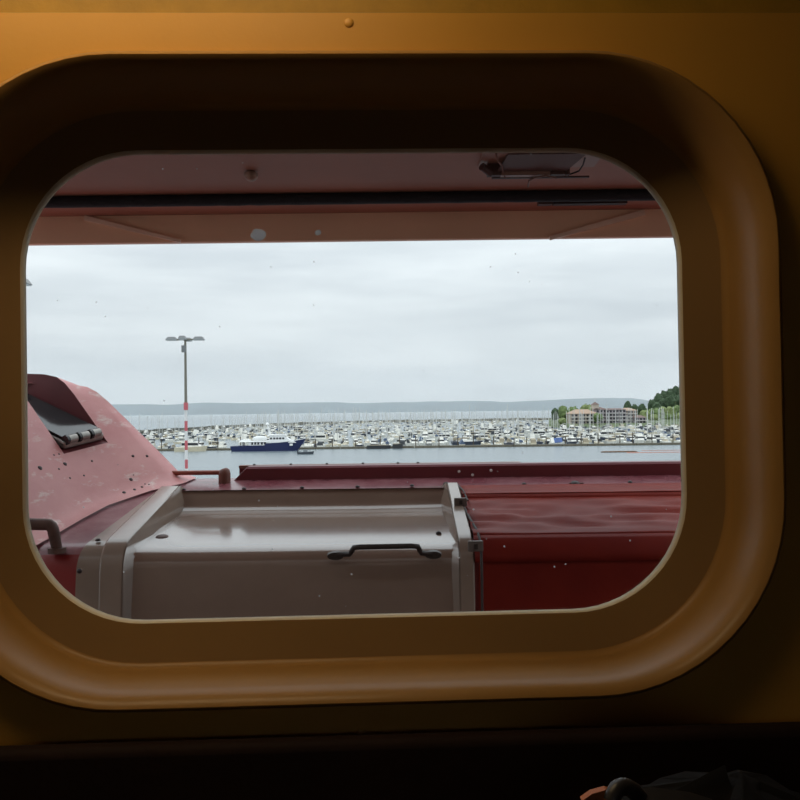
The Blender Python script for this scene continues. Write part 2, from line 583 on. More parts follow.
bark = mat('bark', srgb(74, 60, 48), 0.9, var=.2)
leafA = mat('leaf_mid_green', srgb(98, 116, 68), 0.8, var=.35, scale=.5)
leafB = mat('leaf_dark_green', srgb(58, 76, 50), 0.85, var=.35, scale=.4)
leafC = mat('leaf_light_green', srgb(118, 130, 82), 0.8, var=.3, scale=.6)

def tree(px, pbase, ptop, d, wpx, lm, label, seed, group=None, name='leafy_tree'):
    base = P(px, pbase, d)
    top = P(px, ptop, d)
    h = top.z - base.z
    w = wpx / F * d
    root = empty(name, base, label=label, cat='tree', group=group)
    c = tree_mesh(seed, h, w, lm).build('crown', lm, None, smooth=0, fix=False)
    c.parent = root
    tk = MB()
    tk.tube([(0, 0, -2.5), (0, 0, h * .3), (0, 0, h * .6)], [h * .03, h * .022, h * .01], 6)
    k = tk.build('trunk', bark, None)
    k.parent = root
    return root

tree(555, 424, 408, 690, 7, leafB, 'dusky round tree at the left end of the shore by the tan-roofed wing', 1)
tree(563, 424, 405.5, 702, 10, leafA, 'broad bright green tree just left of the tan-roofed wing', 2)
tree(573, 424, 406.5, 735, 12, leafA, 'green tree half hidden behind the tan-roofed wing', 3)
tree(588, 424, 404.0, 752, 14, leafC, 'pale green tree top showing above the tan roof', 4)
tree(598, 424, 413, 668, 10, leafA, 'small green tree in front of the joint between the two wings', 5)
tree(563, 426, 418, 664, 9, leafC, 'low pale shrub at the water edge left of the building', 21)
tree(628, 424, 401.5, 760, 8, leafB, 'slim dark round tree standing behind the grey wing', 6)
tree(635, 424, 404.3, 765, 9, leafB, 'small dark tree behind the right end of the grey wing', 7)
tree(642, 424, 403.8, 770, 9, leafB, 'dark tree between the grey wing and the wooded hill', 8)
HILL = [(652, 414, 399.5, 774, 8), (659, 413, 394.0, 790, 10), (665, 413, 391.0, 808, 10), (670.5, 413, 389.0, 790, 10), (676, 412, 386.5, 812, 11), (682, 412, 385.5, 792, 11), (688, 412, 385, 815, 11), (657, 416, 402.5, 756, 9), (664, 416, 398, 768, 10), (671, 415, 395.5, 756, 10), (678, 415, 394.5, 770, 11), (686, 415, 394, 756, 11), (695, 412, 384, 795, 11)]
for i, (x, yb, yt, d, w) in enumerate(sorted(HILL)):
    tree(x, yb, yt, d, w, leafB, 'tall dark tree crowded on the wooded hill, ' + ('leftmost' if i == 0 else ['', 'second', 'third', 'fourth', 'fifth', 'sixth', 'seventh', 'eighth', 'ninth', 'tenth', 'eleventh', 'twelfth', 'thirteenth'][i] + ' from the left'), 30 + i, 'dark trees on the hill', 'hill_tree')
LOW = [(645, 425, 410, 722, 10), (651, 425, 408.5, 735, 10), (657, 425, 407.5, 722, 10), (663.5, 425, 406.5, 736, 11), (670, 425, 406, 722, 10), (676.5, 425, 405.5, 737, 11), (683, 425, 405, 722, 11), (690, 425, 405, 736, 11), (654, 426, 414, 704, 9), (668, 426, 413.5, 704, 10), (680, 426, 413, 704, 10)]
for i, (x, yb, yt, d, w) in enumerate(sorted(LOW)):
    tree(x, yb, yt, d, w, leafA if i % 2 else leafC, 'bright green tree in the row below the wooded hill, ' + ('leftmost' if i == 0 else ['', 'second', 'third', 'fourth', 'fifth', 'sixth', 'seventh', 'eighth', 'ninth', 'tenth', 'eleventh'][i] + ' from the left'), 60 + i, 'green trees below the hill', 'shore_tree')

m = MB()
for i in range(22):
    px, d = 706 + (i % 11) * 17 + rnd.uniform(-4, 4), (812 if i < 11 else 742) + rnd.uniform(-12, 12)
    b0 = P(px, 414 if i < 11 else 424, d)
    tm = tree_mesh(200 + i, rnd.uniform(20, 27) if i < 11 else rnd.uniform(12, 17), rnd.uniform(12, 16), leafB)
    m.add([Vector(v) + b0 for v in tm.v], tm.f, 0 if i < 11 else 1)
tag(m.build('woodland', [leafB, leafA], None, smooth=0, fix=False), 'wooded shore going on to the right behind the window frame', 'woods', kind='stuff')

# ---- waterfront building: two wings and a tower, windows built one by one
wallA = mat('cream_stucco', srgb(186, 172, 160), 0.8, var=.06, scale=.3)
wallB = mat('mauve_grey_siding', srgb(168, 158, 162), 0.8, var=.06, scale=.3)
roofA = mat('terracotta_tile_roof', srgb(172, 146, 126), 0.8, var=.1, scale=1)
roofB = mat('brown_shingle_roof', srgb(122, 102, 96), 0.85, var=.1, scale=1)
wglass = mat('dark_window_glass', srgb(52, 52, 58), 0.15)
whiteP = mat('white_trim_paint', srgb(214, 210, 206), 0.6)
bld = empty('waterfront_building', (lx(608, LD), LD, SEA + 3), label='long waterfront block with tan and brown roofs behind the masts', cat='building')
def zat(py, px, d):
    return P(px, py, d).z
def wing(x0, x1, ybase, yeave, d, dep, wm_, rm, ridge_py, floors, bays, hip=.35):
    X0, X1 = P(x0, ybase, d).x, P(x1, ybase, d).x
    z0, z1, zr = SEA + 2.2, zat(yeave, (x0 + x1) / 2, d), zat(ridge_py, (x0 + x1) / 2, d)
    MB().box(((X0 + X1) / 2, d + dep / 2, (z0 + z1) / 2), (X1 - X0, dep, z1 - z0)).build('wing_wall', wm_, bld, smooth=0)
    e = 0.8
    h = (X1 - X0) * hip * .5
    vs = [(X0 - e, d - e, z1), (X1 + e, d - e, z1), (X1 + e, d + dep + e, z1), (X0 - e, d + dep + e, z1), (X0 + h, d + dep / 2, zr), (X1 - h, d + dep / 2, zr)]
    MB().add(vs, [(0, 1, 5, 4), (1, 2, 5), (2, 3, 4, 5), (3, 0, 4), (0, 3, 2, 1)]).build('roof', rm, bld, smooth=0)
    fh = (z1 - z0) / floors
    bw = (X1 - X0) / bays
    wmh = MB().box((0, 0, 0), (bw * .58, .5, fh * .55)).build('window', wglass, bld, smooth=0)
    first = True
    for fl in range(floors):
        for bb in range(bays):
            w = wmh if first else wmh.copy()
            if not first:
                COL.objects.link(w)
            first = False
            w.location = Vector((X0 + bw * (bb + .5), d - .1, z0 + fh * (fl + .52))) - bld.location
    for fl in range(1, floors):
        MB().box(((X0 + X1) / 2, d - .6, z0 + fh * fl), (X1 - X0 + .6, 1.4, .35)).build('balcony_slab', whiteP, bld, smooth=0)
wing(571, 597, 426, 413.6, 678, 18, wallA, roofA, 409.3, 3, 7, .5)
wing(596, 607, 426, 409.5, 684, 14, wallB, roofB, 406.8, 4, 3, .8)
wing(606, 626, 426, 409.6, 682, 18, wallB, roofB, 408.2, 4, 6, .3)
wing(624, 637, 426, 410.5, 686, 20, wallA, roofA, 407.8, 4, 4, .6)
wing(636, 646, 426, 417.5, 676, 14, wallB, roofB, 415.2, 2, 3, .5)
cx = P(595, 405, 686)
MB().box((cx.x, 686, cx.z - 1.2), (5, 5, 3.2)).build('cupola', wallA, bld, smooth=0)
MB().add([(cx.x - 3, 683, cx.z + .4), (cx.x + 3, 683, cx.z + .4), (cx.x + 3, 689, cx.z + .4), (cx.x - 3, 689, cx.z + .4), (cx.x, 686, cx.z + 2.6)], [(0, 1, 4), (1, 2, 4), (2, 3, 4), (3, 0, 4), (3, 2, 1, 0)]).build('cupola_roof', roofB, bld, smooth=0)
MB().tube([(cx.x, 686, cx.z + 2.4), (cx.x, 686, cx.z + 6.5)], .16, 6).build('flagpole', whiteP, bld)

# ---- breakwater
m = MB()
path = [(110, 560), (150, 628), (200, 735), (260, 880), (330, 1010), (400, 1075), (470, 1110), (560, 1130), (700, 1150)]
loops = [[], [], [], [], []]
for i in range(len(path) - 1):
    for k in range(10):
        s = k / 10
        px = path[i][0] + (path[i + 1][0] - path[i][0]) * s
        d = path[i][1] + (path[i + 1][1] - path[i][1]) * s
        x = lx(px, d)
        for j, (off, z) in enumerate(((-7, -1), (-3, 1.6), (0, 3.0), (4, 2.8), (10, -1))):
            q = Vector((x * .13, d * .13, j * 1.7))
            loops[j].append(Vector((x + 1.2 * noise.noise(q), d + off + 1.5 * noise.noise(q + Vector((5, 0, 0))), SEA + z + .9 * noise.noise(q * 1.3))))
m.loft(loops, False)
tag(m.build('rock_breakwater', rockM, smooth=0, fix=False), 'low dark rubble breakwater behind the rows of boats', 'breakwater', kind='structure')

# ================================================================== MARINA
hullW = mat('boat_hull_white', srgb(226, 224, 214), 0.4, var=.04, scale=.8)
hullC = mat('boat_hull_cream', srgb(214, 204, 178), 0.45, var=.05, scale=.8)
hullN = mat('boat_hull_navy', srgb(58, 64, 78), 0.35, var=.1, scale=.8)
hullG = mat('boat_hull_grey', srgb(150, 152, 150), 0.5, var=.1, scale=.8)
hullT = mat('boat_hull_teal', srgb(92, 118, 112), 0.5, var=.1, scale=.8)
house = mat('boat_house_white', srgb(232, 230, 222), 0.45, var=.04, scale=.8)
houseT = mat('boat_house_tan', srgb(192, 182, 160), 0.5, var=.08, scale=.8)
glassB = mat('boat_window_dark', srgb(44, 46, 50), 0.2)
canB = mat('canvas_blue', srgb(84, 100, 126), 0.8, var=.1)
canT = mat('canvas_tan', srgb(158, 148, 128), 0.8, var=.1)
canD = mat('canvas_dark', srgb(62, 66, 70), 0.8, var=.1)
alu = mat('mast_aluminium', srgb(206, 206, 202), 0.5, metal=.2)
wood = mat('dock_timber', srgb(104, 98, 84), 0.85, var=.2, scale=.6)
pileM = mat('piling_timber', srgb(88, 78, 64), 0.9, var=.2)

def hull(L, B, H, rake=.16, sheer=.35):
    m = MB()
    loops = []
    for s, bw, kz in ((0, .82, 0), (.25, .97, 0), (.5, 1, .02), (.7, .88, .1), (.86, .55, .25), (.95, .25, .5), (1, .03, .9)):
        x = -L / 2 + s * L * (1 - rake * .0)
        hb = B / 2 * bw
        zt = H * (1 + sheer * s * s)
        zb = -.35
        xb = x - rake * L * max(0, s - .6) * 1.1
        loops.append([Vector((x, -hb, zt)), Vector((xb, -hb * .82, zb)), Vector((xb, hb * .82, zb)), Vector((x, hb, zt))])
    m.loft(loops, True, True, True)
    return m

def motorboat_parts(L, mats, style):
    B, H = L * .33, L * .11 + .2
    P_ = [('hull', hull(L, B, H), mats[0])]
    c = MB()
    x0, x1 = -L * .30, L * .20
    ch = 1.5 + .04 * L
    c.loft([[Vector((x0, s * B * .38, H)) for s in (-1, 1)] + [Vector((x1 + L * .08, s * B * .34, H * 1.05)) for s in (1, -1)],
            [Vector((x0 + .2, s * B * .34, H + ch)) for s in (-1, 1)] + [Vector((x1 - L * .03, s * B * .30, H + ch)) for s in (1, -1)]], True, False, True)
    P_.append(('cabin', c, mats[1]))
    w = MB()
    w.loft([[Vector((x0 + .25, s * B * .375, H + ch * .38)) for s in (-1, 1)] + [Vector((x1 + L * .035, s * B * .34, H + ch * .38)) for s in (1, -1)],
            [Vector((x0 + .4, s * B * .36, H + ch * .86)) for s in (-1, 1)] + [Vector((x1 + .02, s * B * .32, H + ch * .86)) for s in (1, -1)]], True, True, True)
    P_.append(('window_band', w, glassB))
    if style == 1:
        f = MB()
        f.box((x0 + L * .2, 0, H + ch + .45), (L * .26, B * .56, .9), taper=.86)
        P_.append(('flybridge', f, mats[1]))
        f2 = MB()
        f2.box((x0 + L * .18, 0, H + ch + 2.1), (L * .22, B * .58, .12))
        for sx in (-1, 1):
            for sy in (-1, 1):
                f2.tube([(x0 + L * .18 + sx * L * .1, sy * B * .26, H + ch + .8), (x0 + L * .18 + sx * L * .1, sy * B * .26, H + ch + 2.1)], .04, 4)
        P_.append(('bimini_top', f2, mats[2]))
    elif style == 2:
        f = MB()
        f.loft([[Vector((-L * .46, s * B * .40, H)) for s in (-1, 1)] + [Vector((x0, s * B * .40, H)) for s in (1, -1)],
                [Vector((-L * .42, s * B * .32, H + 1.3)) for s in (-1, 1)] + [Vector((x0 + .3, s * B * .34, H + ch)) for s in (1, -1)]], True, True, True)
        P_.append(('cockpit_cover', f, mats[2]))
    else:
        f = MB()
        f.tube([(x0 + L * .18, 0, H + ch), (x0 + L * .16, 0, H + ch + 3.2)], .06, 5)
        f.box((x0 + L * .17, 0, H + ch + 2.2), (.1, 1.3, .1))
        P_.append(('antenna_mast', f, alu))
    return P_

def sailboat_parts(L, mats, style):
    B, H = L * .29, L * .085 + .15
    P_ = [('hull', hull(L, B, H, .2, .3), mats[0])]
    c = MB()
    c.loft([[Vector((-L * .2, s * B * .3, H)) for s in (-1, 1)] + [Vector((L * .22, s * B * .2, H * 1.1)) for s in (1, -1)],
            [Vector((-L * .18, s * B * .26, H + .75)) for s in (-1, 1)] + [Vector((L * .16, s * B * .16, H + .55)) for s in (1, -1)]], True, False, True)
    P_.append(('cabin', c, mats[1]))
    hm_ = L * 1.22
    mm = MB()
    mm.tube([(L * .08, 0, H), (L * .08, 0, H + hm_)], .13, 6)
    mm.tube([(L * .08, -1.1, H + hm_ * .55), (L * .08, 1.1, H + hm_ * .55)], .05, 4)
    P_.append(('mast', mm, alu))
    s_ = MB()
    s_.tube([(L * .07, 0, H + 1.5), (-L * .36, 0, H + 1.45)], [.26, .17], 6)
    P_.append(('sail_cover', s_, mats[2]))
    if style:
        d = MB()
        d.box((-L * .26, 0, H + 1.0), (L * .13, B * .6, .9), taper=.7)
        P_.append(('spray_hood', d, mats[2]))
    return P_

VAR = []
for i, (k, L, mats, st, desc) in enumerate([
    ('m', 9.5, (hullW, house, canB), 1, 'white flybridge motorboat with blue bimini top'),
    ('m', 11, (hullW, house, house), 1, 'all white flybridge motor cruiser'),
    ('m', 8.5, (hullC, house, canT), 2, 'cream motorboat with tan cockpit cover'),
    ('m', 9.5, (hullW, house, canD), 2, 'white motorboat with dark cockpit cover'),
    ('m', 10, (hullN, house, canD), 0, 'navy hulled motorboat with white cabin'),
    ('m', 9, (hullW, houseT, canD), 0, 'white fishing boat with tan wheelhouse'),
    ('s', 10, (hullW, house, canB), 1, 'white sailboat with blue sail cover'),
    ('s', 11, (hullW, house, canT), 0, 'white sailboat with tan sail cover'),
    ('s', 9.5, (hullC, house, canD), 1, 'cream sailboat with dark sail cover'),
    ('s', 12, (hullN, house, canT), 1, 'navy hulled sailboat with tan sail cover'),
    ('s', 10.5, (hullW, houseT, house), 0, 'white sailboat with tan cabin and white sail cover'),
    ('m', 8, (hullG, house, canD), 2, 'grey hulled motorboat with dark cockpit cover'),
]):
    parts = motorboat_parts(L, mats, st) if k == 'm' else sailboat_parts(L, mats, st)
    meshes = []
    joined = MB()
    jm = []
    for nm, mb, mt in parts:
        o = mb.build(nm, mt, None, smooth=0)
        meshes.append((nm, o.data))
        bpy.data.objects.remove(o)
        if mt not in jm:
            jm.append(mt)
        joined.add(mb.v, mb.f, jm.index(mt))
    o = joined.build('moored_boat', jm, None, smooth=0)
    jme = o.data
    bpy.data.objects.remove(o)
    VAR.append(dict(kind=k, L=L, desc=desc, parts=meshes, mesh=jme, mb=joined, mats=jm))
MOT = [i for i, v in enumerate(VAR) if v['kind'] == 'm']
SAI = [i for i, v in enumerate(VAR) if v['kind'] == 's']

ROWS = [345.8, 360.5, 376, 392, 412, 434, 458, 485, 515, 548, 585, 625, 668, 716, 770, 830, 900, 980]
spots = []
for ri, d in enumerate(ROWS):
    gap = 5.2 if d < 560 else 6.6
    x = lx(20, d)
    while x < lx(900, d):
        px = 400 + x / d * F
        ok = True
        if px > 548 and d > 640:
            ok = False
        lim = 600 + (px - 150) * 2.6
        if d > min(lim, 1010):
            ok = False
        if px < 235 and 352 < d < 440 and rnd.random() < .6:
            ok = False
        if 228 < px < 300 and d < 350:
            ok = False                                   # the blue yacht lies alongside here
        if ri == 0 and (abs(px - 462) < 11 or abs(px - 557) < 13):
            ok = False                                   # two covered boats lie here
        side = ri > 0 and rnd.random() < .16
        if ok and rnd.random() < .95:
            spots.append((x + (4.5 if side else 0), d + rnd.uniform(-1, 1), px, ri, side))
        x += gap * rnd.uniform(.86, 1.2) + (8.5 if side else 0)
spots.sort(key=lambda s: s[1])

ORD = ['leftmost', 'second', 'third', 'fourth', 'fifth', 'sixth', 'seventh', 'eighth', 'ninth', 'tenth', 'eleventh', 'twelfth', 'thirteenth', 'fourteenth', 'fifteenth', 'sixteenth', 'seventeenth', 'eighteenth', 'nineteenth', 'twentieth']
TENS = {2: 'twenty', 3: 'thirty', 4: 'forty', 5: 'fifty'}
def nth(i):
    if i < len(ORD):
        return ORD[i]
    a, b2 = divmod(i + 1, 10)
    return TENS[a] + ('-' + (['first'] + ORD[1:])[b2 - 1] if b2 else 'th')
def from_left(i):
    return 'leftmost' if i == 0 else nth(i) + ' from the left'
ROWN = ['front dock row', 'second marina row', 'third marina row', 'fourth marina row', 'fifth marina row', 'sixth marina row', 'seventh marina row', 'eighth marina row', 'ninth marina row', 'tenth marina row']
labelled = []

stuff = {}
n_ind = 0
for (x, d, px, ri, side) in spots:
    sail = rnd.random() < (.5 if ri == 0 else .6 if px > 220 else .2)
    vi = rnd.choice(SAI if sail else MOT)
    v = VAR[vi]
    sc = rnd.uniform(.85, 1.12)
    if px < 240:
        sc *= .9
    hd = (PI / 2 if rnd.random() < .5 else -PI / 2) + rnd.uniform(-.12, .12)
    if side:
        hd += PI / 2
    if n_ind < 300 and 146 < px < 684:
        n_ind += 1
        if ri == 0:
            root = empty('sailboat' if sail else 'motorboat', (x, d, SEA), cat='sailboat' if sail else 'motorboat', group='sailboats moored in the marina' if sail else 'motorboats moored in the marina')
            for nm, me in v['parts']:
                c = bpy.data.objects.new(nm, me)
                COL.objects.link(c)
                c.parent = root
        else:
            root = bpy.data.objects.new('sailboat' if sail else 'motorboat', v['mesh'])
            COL.objects.link(root)
            root.location = (x, d, SEA)
            tag(root, None, 'sailboat' if sail else 'motorboat', 'sailboats moored in the marina' if sail else 'motorboats moored in the marina')
        labelled.append((ri, vi, px, root))
        root.rotation_euler.z = hd
        root.scale = (sc, sc, sc)
    else:
        R = Matrix.Translation((x, d, SEA)) @ Matrix.Rotation(hd, 4, 'Z') @ Matrix.Scale(sc, 4)
        key = 'all'
        mb, mats_ = stuff.setdefault(key, (MB(), []))
        for mt in v['mats']:
            if mt not in mats_:
                mats_.append(mt)
        idx = [mats_.index(mt) for mt in v['mats']]
        o0 = len(mb.v)
        mb.v += [tuple(R @ Vector(p)) for p in v['mb'].v]
        mb.f += [tuple(i + o0 for i in f) for f in v['mb'].f]
        mb.m += [idx[i] for i in v['mb'].m]
cnt = {}
for ri, vi, px, root in sorted(labelled, key=lambda q: q[2]):
    k = cnt.get((ri, vi), 0)
    cnt[(ri, vi)] = k + 1
    root['label'] = VAR[vi]['desc'] + ', ' + ROWN[ri] + ', ' + from_left(k)
for mb, mats_ in stuff.values():
    tag(mb.build('far_moored_boats', mats_, None, smooth=0), 'dense far rows of small moored boats and masts', 'boats', kind='stuff')

# front dock and pilings
dock = empty('floating_dock', (0, 336, SEA), label='long low timber dock along the front of the marina', cat='dock')
x0, x1 = lx(20, 336), lx(900, 340)
n = 36
for k in range(n):
    a, b_ = x0 + (x1 - x0) * k / n, x0 + (x1 - x0) * (k + 1) / n
    MB().box(((a + b_) / 2, 336, SEA + .35), (b_ - a - .25, 2.6, .9)).build('dock_section', wood, dock, smooth=0)
x = x0 + 2
pm = None
npile = 0
while x < lx(690, 336):
    if x < lx(146, 336):
        x += 6
        continue
    if pm is None:
        pm = MB().tube([(0, 0, -3), (0, 0, 4.2)], .2, 8).build('mooring_piling', pileM, None)
        o = pm
    else:
        o = pm.copy()
        COL.objects.link(o)
    o.location = (x, 337.6, SEA)
    o.scale.z = rnd.uniform(.75, 1.3)
    tag(o, 'slim timber piling along the front dock, ' + from_left(npile), 'piling', 'pilings along the front dock')
    npile += 1
    x += rnd.uniform(5, 10)

# ---- blue motor yacht
navy = mat('yacht_navy_paint', srgb(36, 44, 86), 0.3, var=.05, scale=.3)
ywhite = mat('yacht_white_paint', srgb(236, 236, 234), 0.35, var=.02)
YD = 326
yl = P(231, 450, YD)
YK = YD / F                                   # metres per pixel there
yacht = empty('motor_yacht', (yl.x, YD, SEA), label='large motor yacht with navy blue hull and white superstructure', cat='yacht')
def yx(px):
    return yl.x + (px - 231) * YK
def yz(h):
    return SEA + h * YK
m = MB()
loops = []
for px, bw, zt, pxb in ((231.5, 2.6, 5.2, 233), (240, 3.0, 5.6, 240), (252, 3.3, 5.8, 252), (266, 3.4, 5.9, 266), (267.5, 3.4, 8.2, 267.5), (280, 3.2, 8.6, 279), (291, 2.5, 9.6, 288), (299, 1.5, 10.8, 293.5), (306.5, .12, 12.0, 297)):
    X, XB = yx(px), yx(pxb)
    z = yz(zt)
    loops.append([Vector((X, YD - bw, z)), Vector((XB, YD - bw * .88, SEA - .4)), Vector((XB, YD + bw * .88, SEA - .4)), Vector((X, YD + bw, z))])
m.loft(loops, True, True, True)
m.build('hull', navy, yacht, smooth=25)
m = MB()
m.loft([[Vector((yx(px), YD - bw - .06, yz(z + .35))), Vector((yx(px), YD - bw - .06, yz(z - .3))), Vector((yx(px), YD - bw + .3, yz(z - .3)))] for px, bw, z in ((267.5, 3.4, 8.3), (280, 3.2, 8.7), (291, 2.5, 9.7), (299, 1.5, 10.9), (306, .15, 12.1))], False)
m.build('bulwark_rail', ywhite, yacht, smooth=0)
def ybox(name, a, b_, z0, z1, dep, mt, top=None, taper=None):
    ta, tb = top or (a, b_)
    vs = []
    for z, (l, r), dd in ((z0, (a, b_), dep), (z1, (ta, tb), dep * (taper or .94))):
        vs += [Vector((yx(l), YD - dd, yz(z))), Vector((yx(r), YD - dd, yz(z))), Vector((yx(r), YD + dd, yz(z))), Vector((yx(l), YD + dd, yz(z)))]
    return MB().loft([vs[:4], vs[4:]], True, True, True).build(name, mt, yacht, smooth=0)
ybox('main_deckhouse', 250, 270, 5.7, 9.4, 2.7, ywhite)
ybox('boat_deck', 241, 270, 9.3, 10.1, 3.0, ywhite)
ybox('aft_canopy', 240.5, 250, 9.9, 11.4, 2.4, ywhite, (242, 249.5))
ybox('deck_post', 243, 243.6, 5.4, 9.4, 2.8, ywhite)
ybox('forward_house', 268, 297, 8.2, 10.6, 2.6, ywhite, (268, 293))
ybox('wheelhouse', 269.5, 291, 10.3, 15.6, 2.3, ywhite, (271, 284.5))
ybox('wheelhouse_roof', 269, 287.5, 15.5, 16.1, 2.4, ywhite)
for a in (252.5, 255.5, 258.5, 262, 265):
    ybox('deckhouse_window', a, a + 2.0, 6.6, 8.9, 2.76, glassB)
for k, a in enumerate((270.8, 274, 277, 280, 283)):
    ybox('wheelhouse_window', a, a + 2.2, 11.6, 13.4, 2.34, glassB, (a + .2, a + 2.1), .97)
# tender on the boat deck
tl = []
for px, r in ((253, .2), (254.5, 1.6), (258, 2.3), (263, 2.4), (266.5, 1.9), (268, .3)):
    tl.append([Vector((yx(px), YD - 1 + r * .42 * math.cos(2 * PI * k / 10), yz(12.3) + r * .48 * math.sin(2 * PI * k / 10))) for k in range(10)])
MB().loft(tl, True, True, True).build('covered_tender', ywhite, yacht, smooth=60)
MB().tube([(yx(270), YD, yz(15)), (yx(267.8), YD, yz(26))], [.55, .28], 8).build('signal_mast', ywhite, yacht)
MB().box((yx(267.6), YD, yz(22)), (1.8, 2.2, .35)).build('mast_platform', ywhite, yacht, smooth=0)
d_ = MB()
d_.dome((yx(267.6), YD, yz(26)), .75, 12, 4, flat=1.2)
d_.build('radar_dome', ywhite, yacht, smooth=60)
for zz in (24, 20):
    MB().tube([(yx(264), YD, yz(15.8)), (yx(263.8), YD, yz(zz))], .05, 5).build('whip_antenna', alu, yacht)
MB().tube([(yx(254), YD, yz(10)), (yx(254), YD, yz(17)), (yx(262), YD, yz(18.5))], .12, 6).build('tender_crane', ywhite, yacht)
MB().box((yx(292), YD - 2.52, yz(6.2)), (1.2, .15, .8)).build('anchor_pocket', ywhite, yacht, smooth=0)

# ---- white motor yacht near the red and white pole
CD = 330
ctr = P(191.5, 448.5, CD)
cr = empty('motor_cruiser', (ctr.x, CD, SEA), label='white motor cruiser lying behind the red and white banded pole', cat='motor cruiser')
for nm, mb, mt in motorboat_parts(12.8, (hullC, house, house), 1):
    o = mb.build(nm, mt, None, smooth=0)
    o.parent = cr
# ---- small dark runabout in the fairway
SD = 297
c0 = P(306, 453.8, SD)
sb = empty('runabout', (c0.x, SD, SEA), label='small dark grey runabout crossing open water by the blue yacht bow', cat='motorboat')
darkH = mat('runabout_dark_hull', srgb(72, 78, 84), 0.5, var=.1)
o = hull(5.8, 2.0, .75).build('hull', darkH, None, smooth=0); o.parent = sb
o = MB().box((-.2, 0, 1.15), (1.6, 1.5, .9), taper=.75).build('windshield_cabin', mat('runabout_cabin', srgb(120, 126, 130), .4), None, smooth=0); o.parent = sb
o = MB().box((-2.9, 0, .8), (.5, .5, 1.1), taper=.8).build('outboard_motor', canD, None, smooth=0); o.parent = sb
# ---- long dark work barges tied along the front dock
for a, b_, h, lab in ((367, 391, 1.3, 'long low dark barge moored along the dock front'), (392.5, 403, 1.7, 'short dark open boat tied ahead of the long barge')):
    A, B_ = P(a, 446, 332.5), P(b_, 446, 332.5)
    L = B_.x - A.x
    r = empty('work_barge' if h < 1.5 else 'open_boat', ((A.x + B_.x) / 2, 332.5, SEA), label=lab, cat='barge' if h < 1.5 else 'boat')
    o = hull(L, 3.0, h, .1, .3 if h > 1.5 else .05).build('hull', mat('barge_dark_hull', srgb(58, 60, 62), .7, var=.15), None, smooth=0); o.parent = r
    o = MB().box((-L * .05, 0, h + .12), (L * .7, 2.2, .25)).build('deck_load', canT, None, smooth=0); o.parent = r
# two covered boats that stand out by colour
for px, desc, mt in ((462, 'cream boat under a bright blue tarp at the front row', canB), (557, 'blue and white boat under a slanted cover in the front row', mat('canvas_bright_blue', srgb(84, 108, 160), .8, var=.2, scale=.4))):
    c = P(px, 445, 342)
    r = empty('covered_boat', (c.x, 342, SEA), label=desc, cat='boat')
    r.rotation_euler.z = PI / 2 if px < 500 else .25
    r.scale = (.72, .72, .72)
    o = hull(9, 3.4, 1.4).build('hull', hullC if px < 500 else hullW, None, smooth=0); o.parent = r
    o = MB().prism([(-3.6, -1.6, 1.4), (-3.6, 1.6, 1.4), (-3.6, 0, 4.0)], (6.4, 0, .6)).build('tarp_cover', mt, None, smooth=0); o.parent = r
    if px > 500:
        o = MB().prism([(-4.0, -1.7, 1.5), (-4.0, 1.7, 1.5), (-4.0, 0, 4.3)], (1.8, 0, .2)).build('white_panel', house, None, smooth=0); o.parent = r
# ---- floating log and orange boom
c0, c1 = P(601, 452.6, 284), P(637, 451.9, 284)
m = MB()
lp = [(c0.x + (c1.x - c0.x) * k / 12, 284 + .5 * noise.noise(Vector((k * .6, 0, 0))), SEA + .12 + .06 * noise.noise(Vector((k, 4, 0)))) for k in range(13)]
m.tube(lp, [.18] + [.34] * 11 + [.25], 8)
tag(m.build('floating_log', mat('wet_log', srgb(112, 86, 68), .8, var=.2)), 'brown log floating on the water at the right', 'log')
orange = mat('boom_orange', srgb(212, 142, 124), .6, var=.1)
for (pa, pb, d, lab) in ((626, 705, 279, 'orange floating boom line trailing from the brown log'), (641, 705, 292, 'fainter orange boom line floating behind the first one')):
    a, b_ = lx(pa, d), lx(pb, d)
    r = empty('floating_boom', (a, d, SEA), label=lab, cat='boom')
    n = 18
    fm = None
    for k in range(n):
        if fm is None:
            fm = MB().tube([(0, 0, 0), ((b_ - a) / n * .86, 0, 0)], .13 if d < 285 else .08, 6).build('float', orange, None)
            o = fm
        else:
            o = fm.copy()
            COL.objects.link(o)
        o.parent = r
        o.location = ((b_ - a) * k / n, .5 * noise.noise(Vector((k * .4, d, 0))), .08)

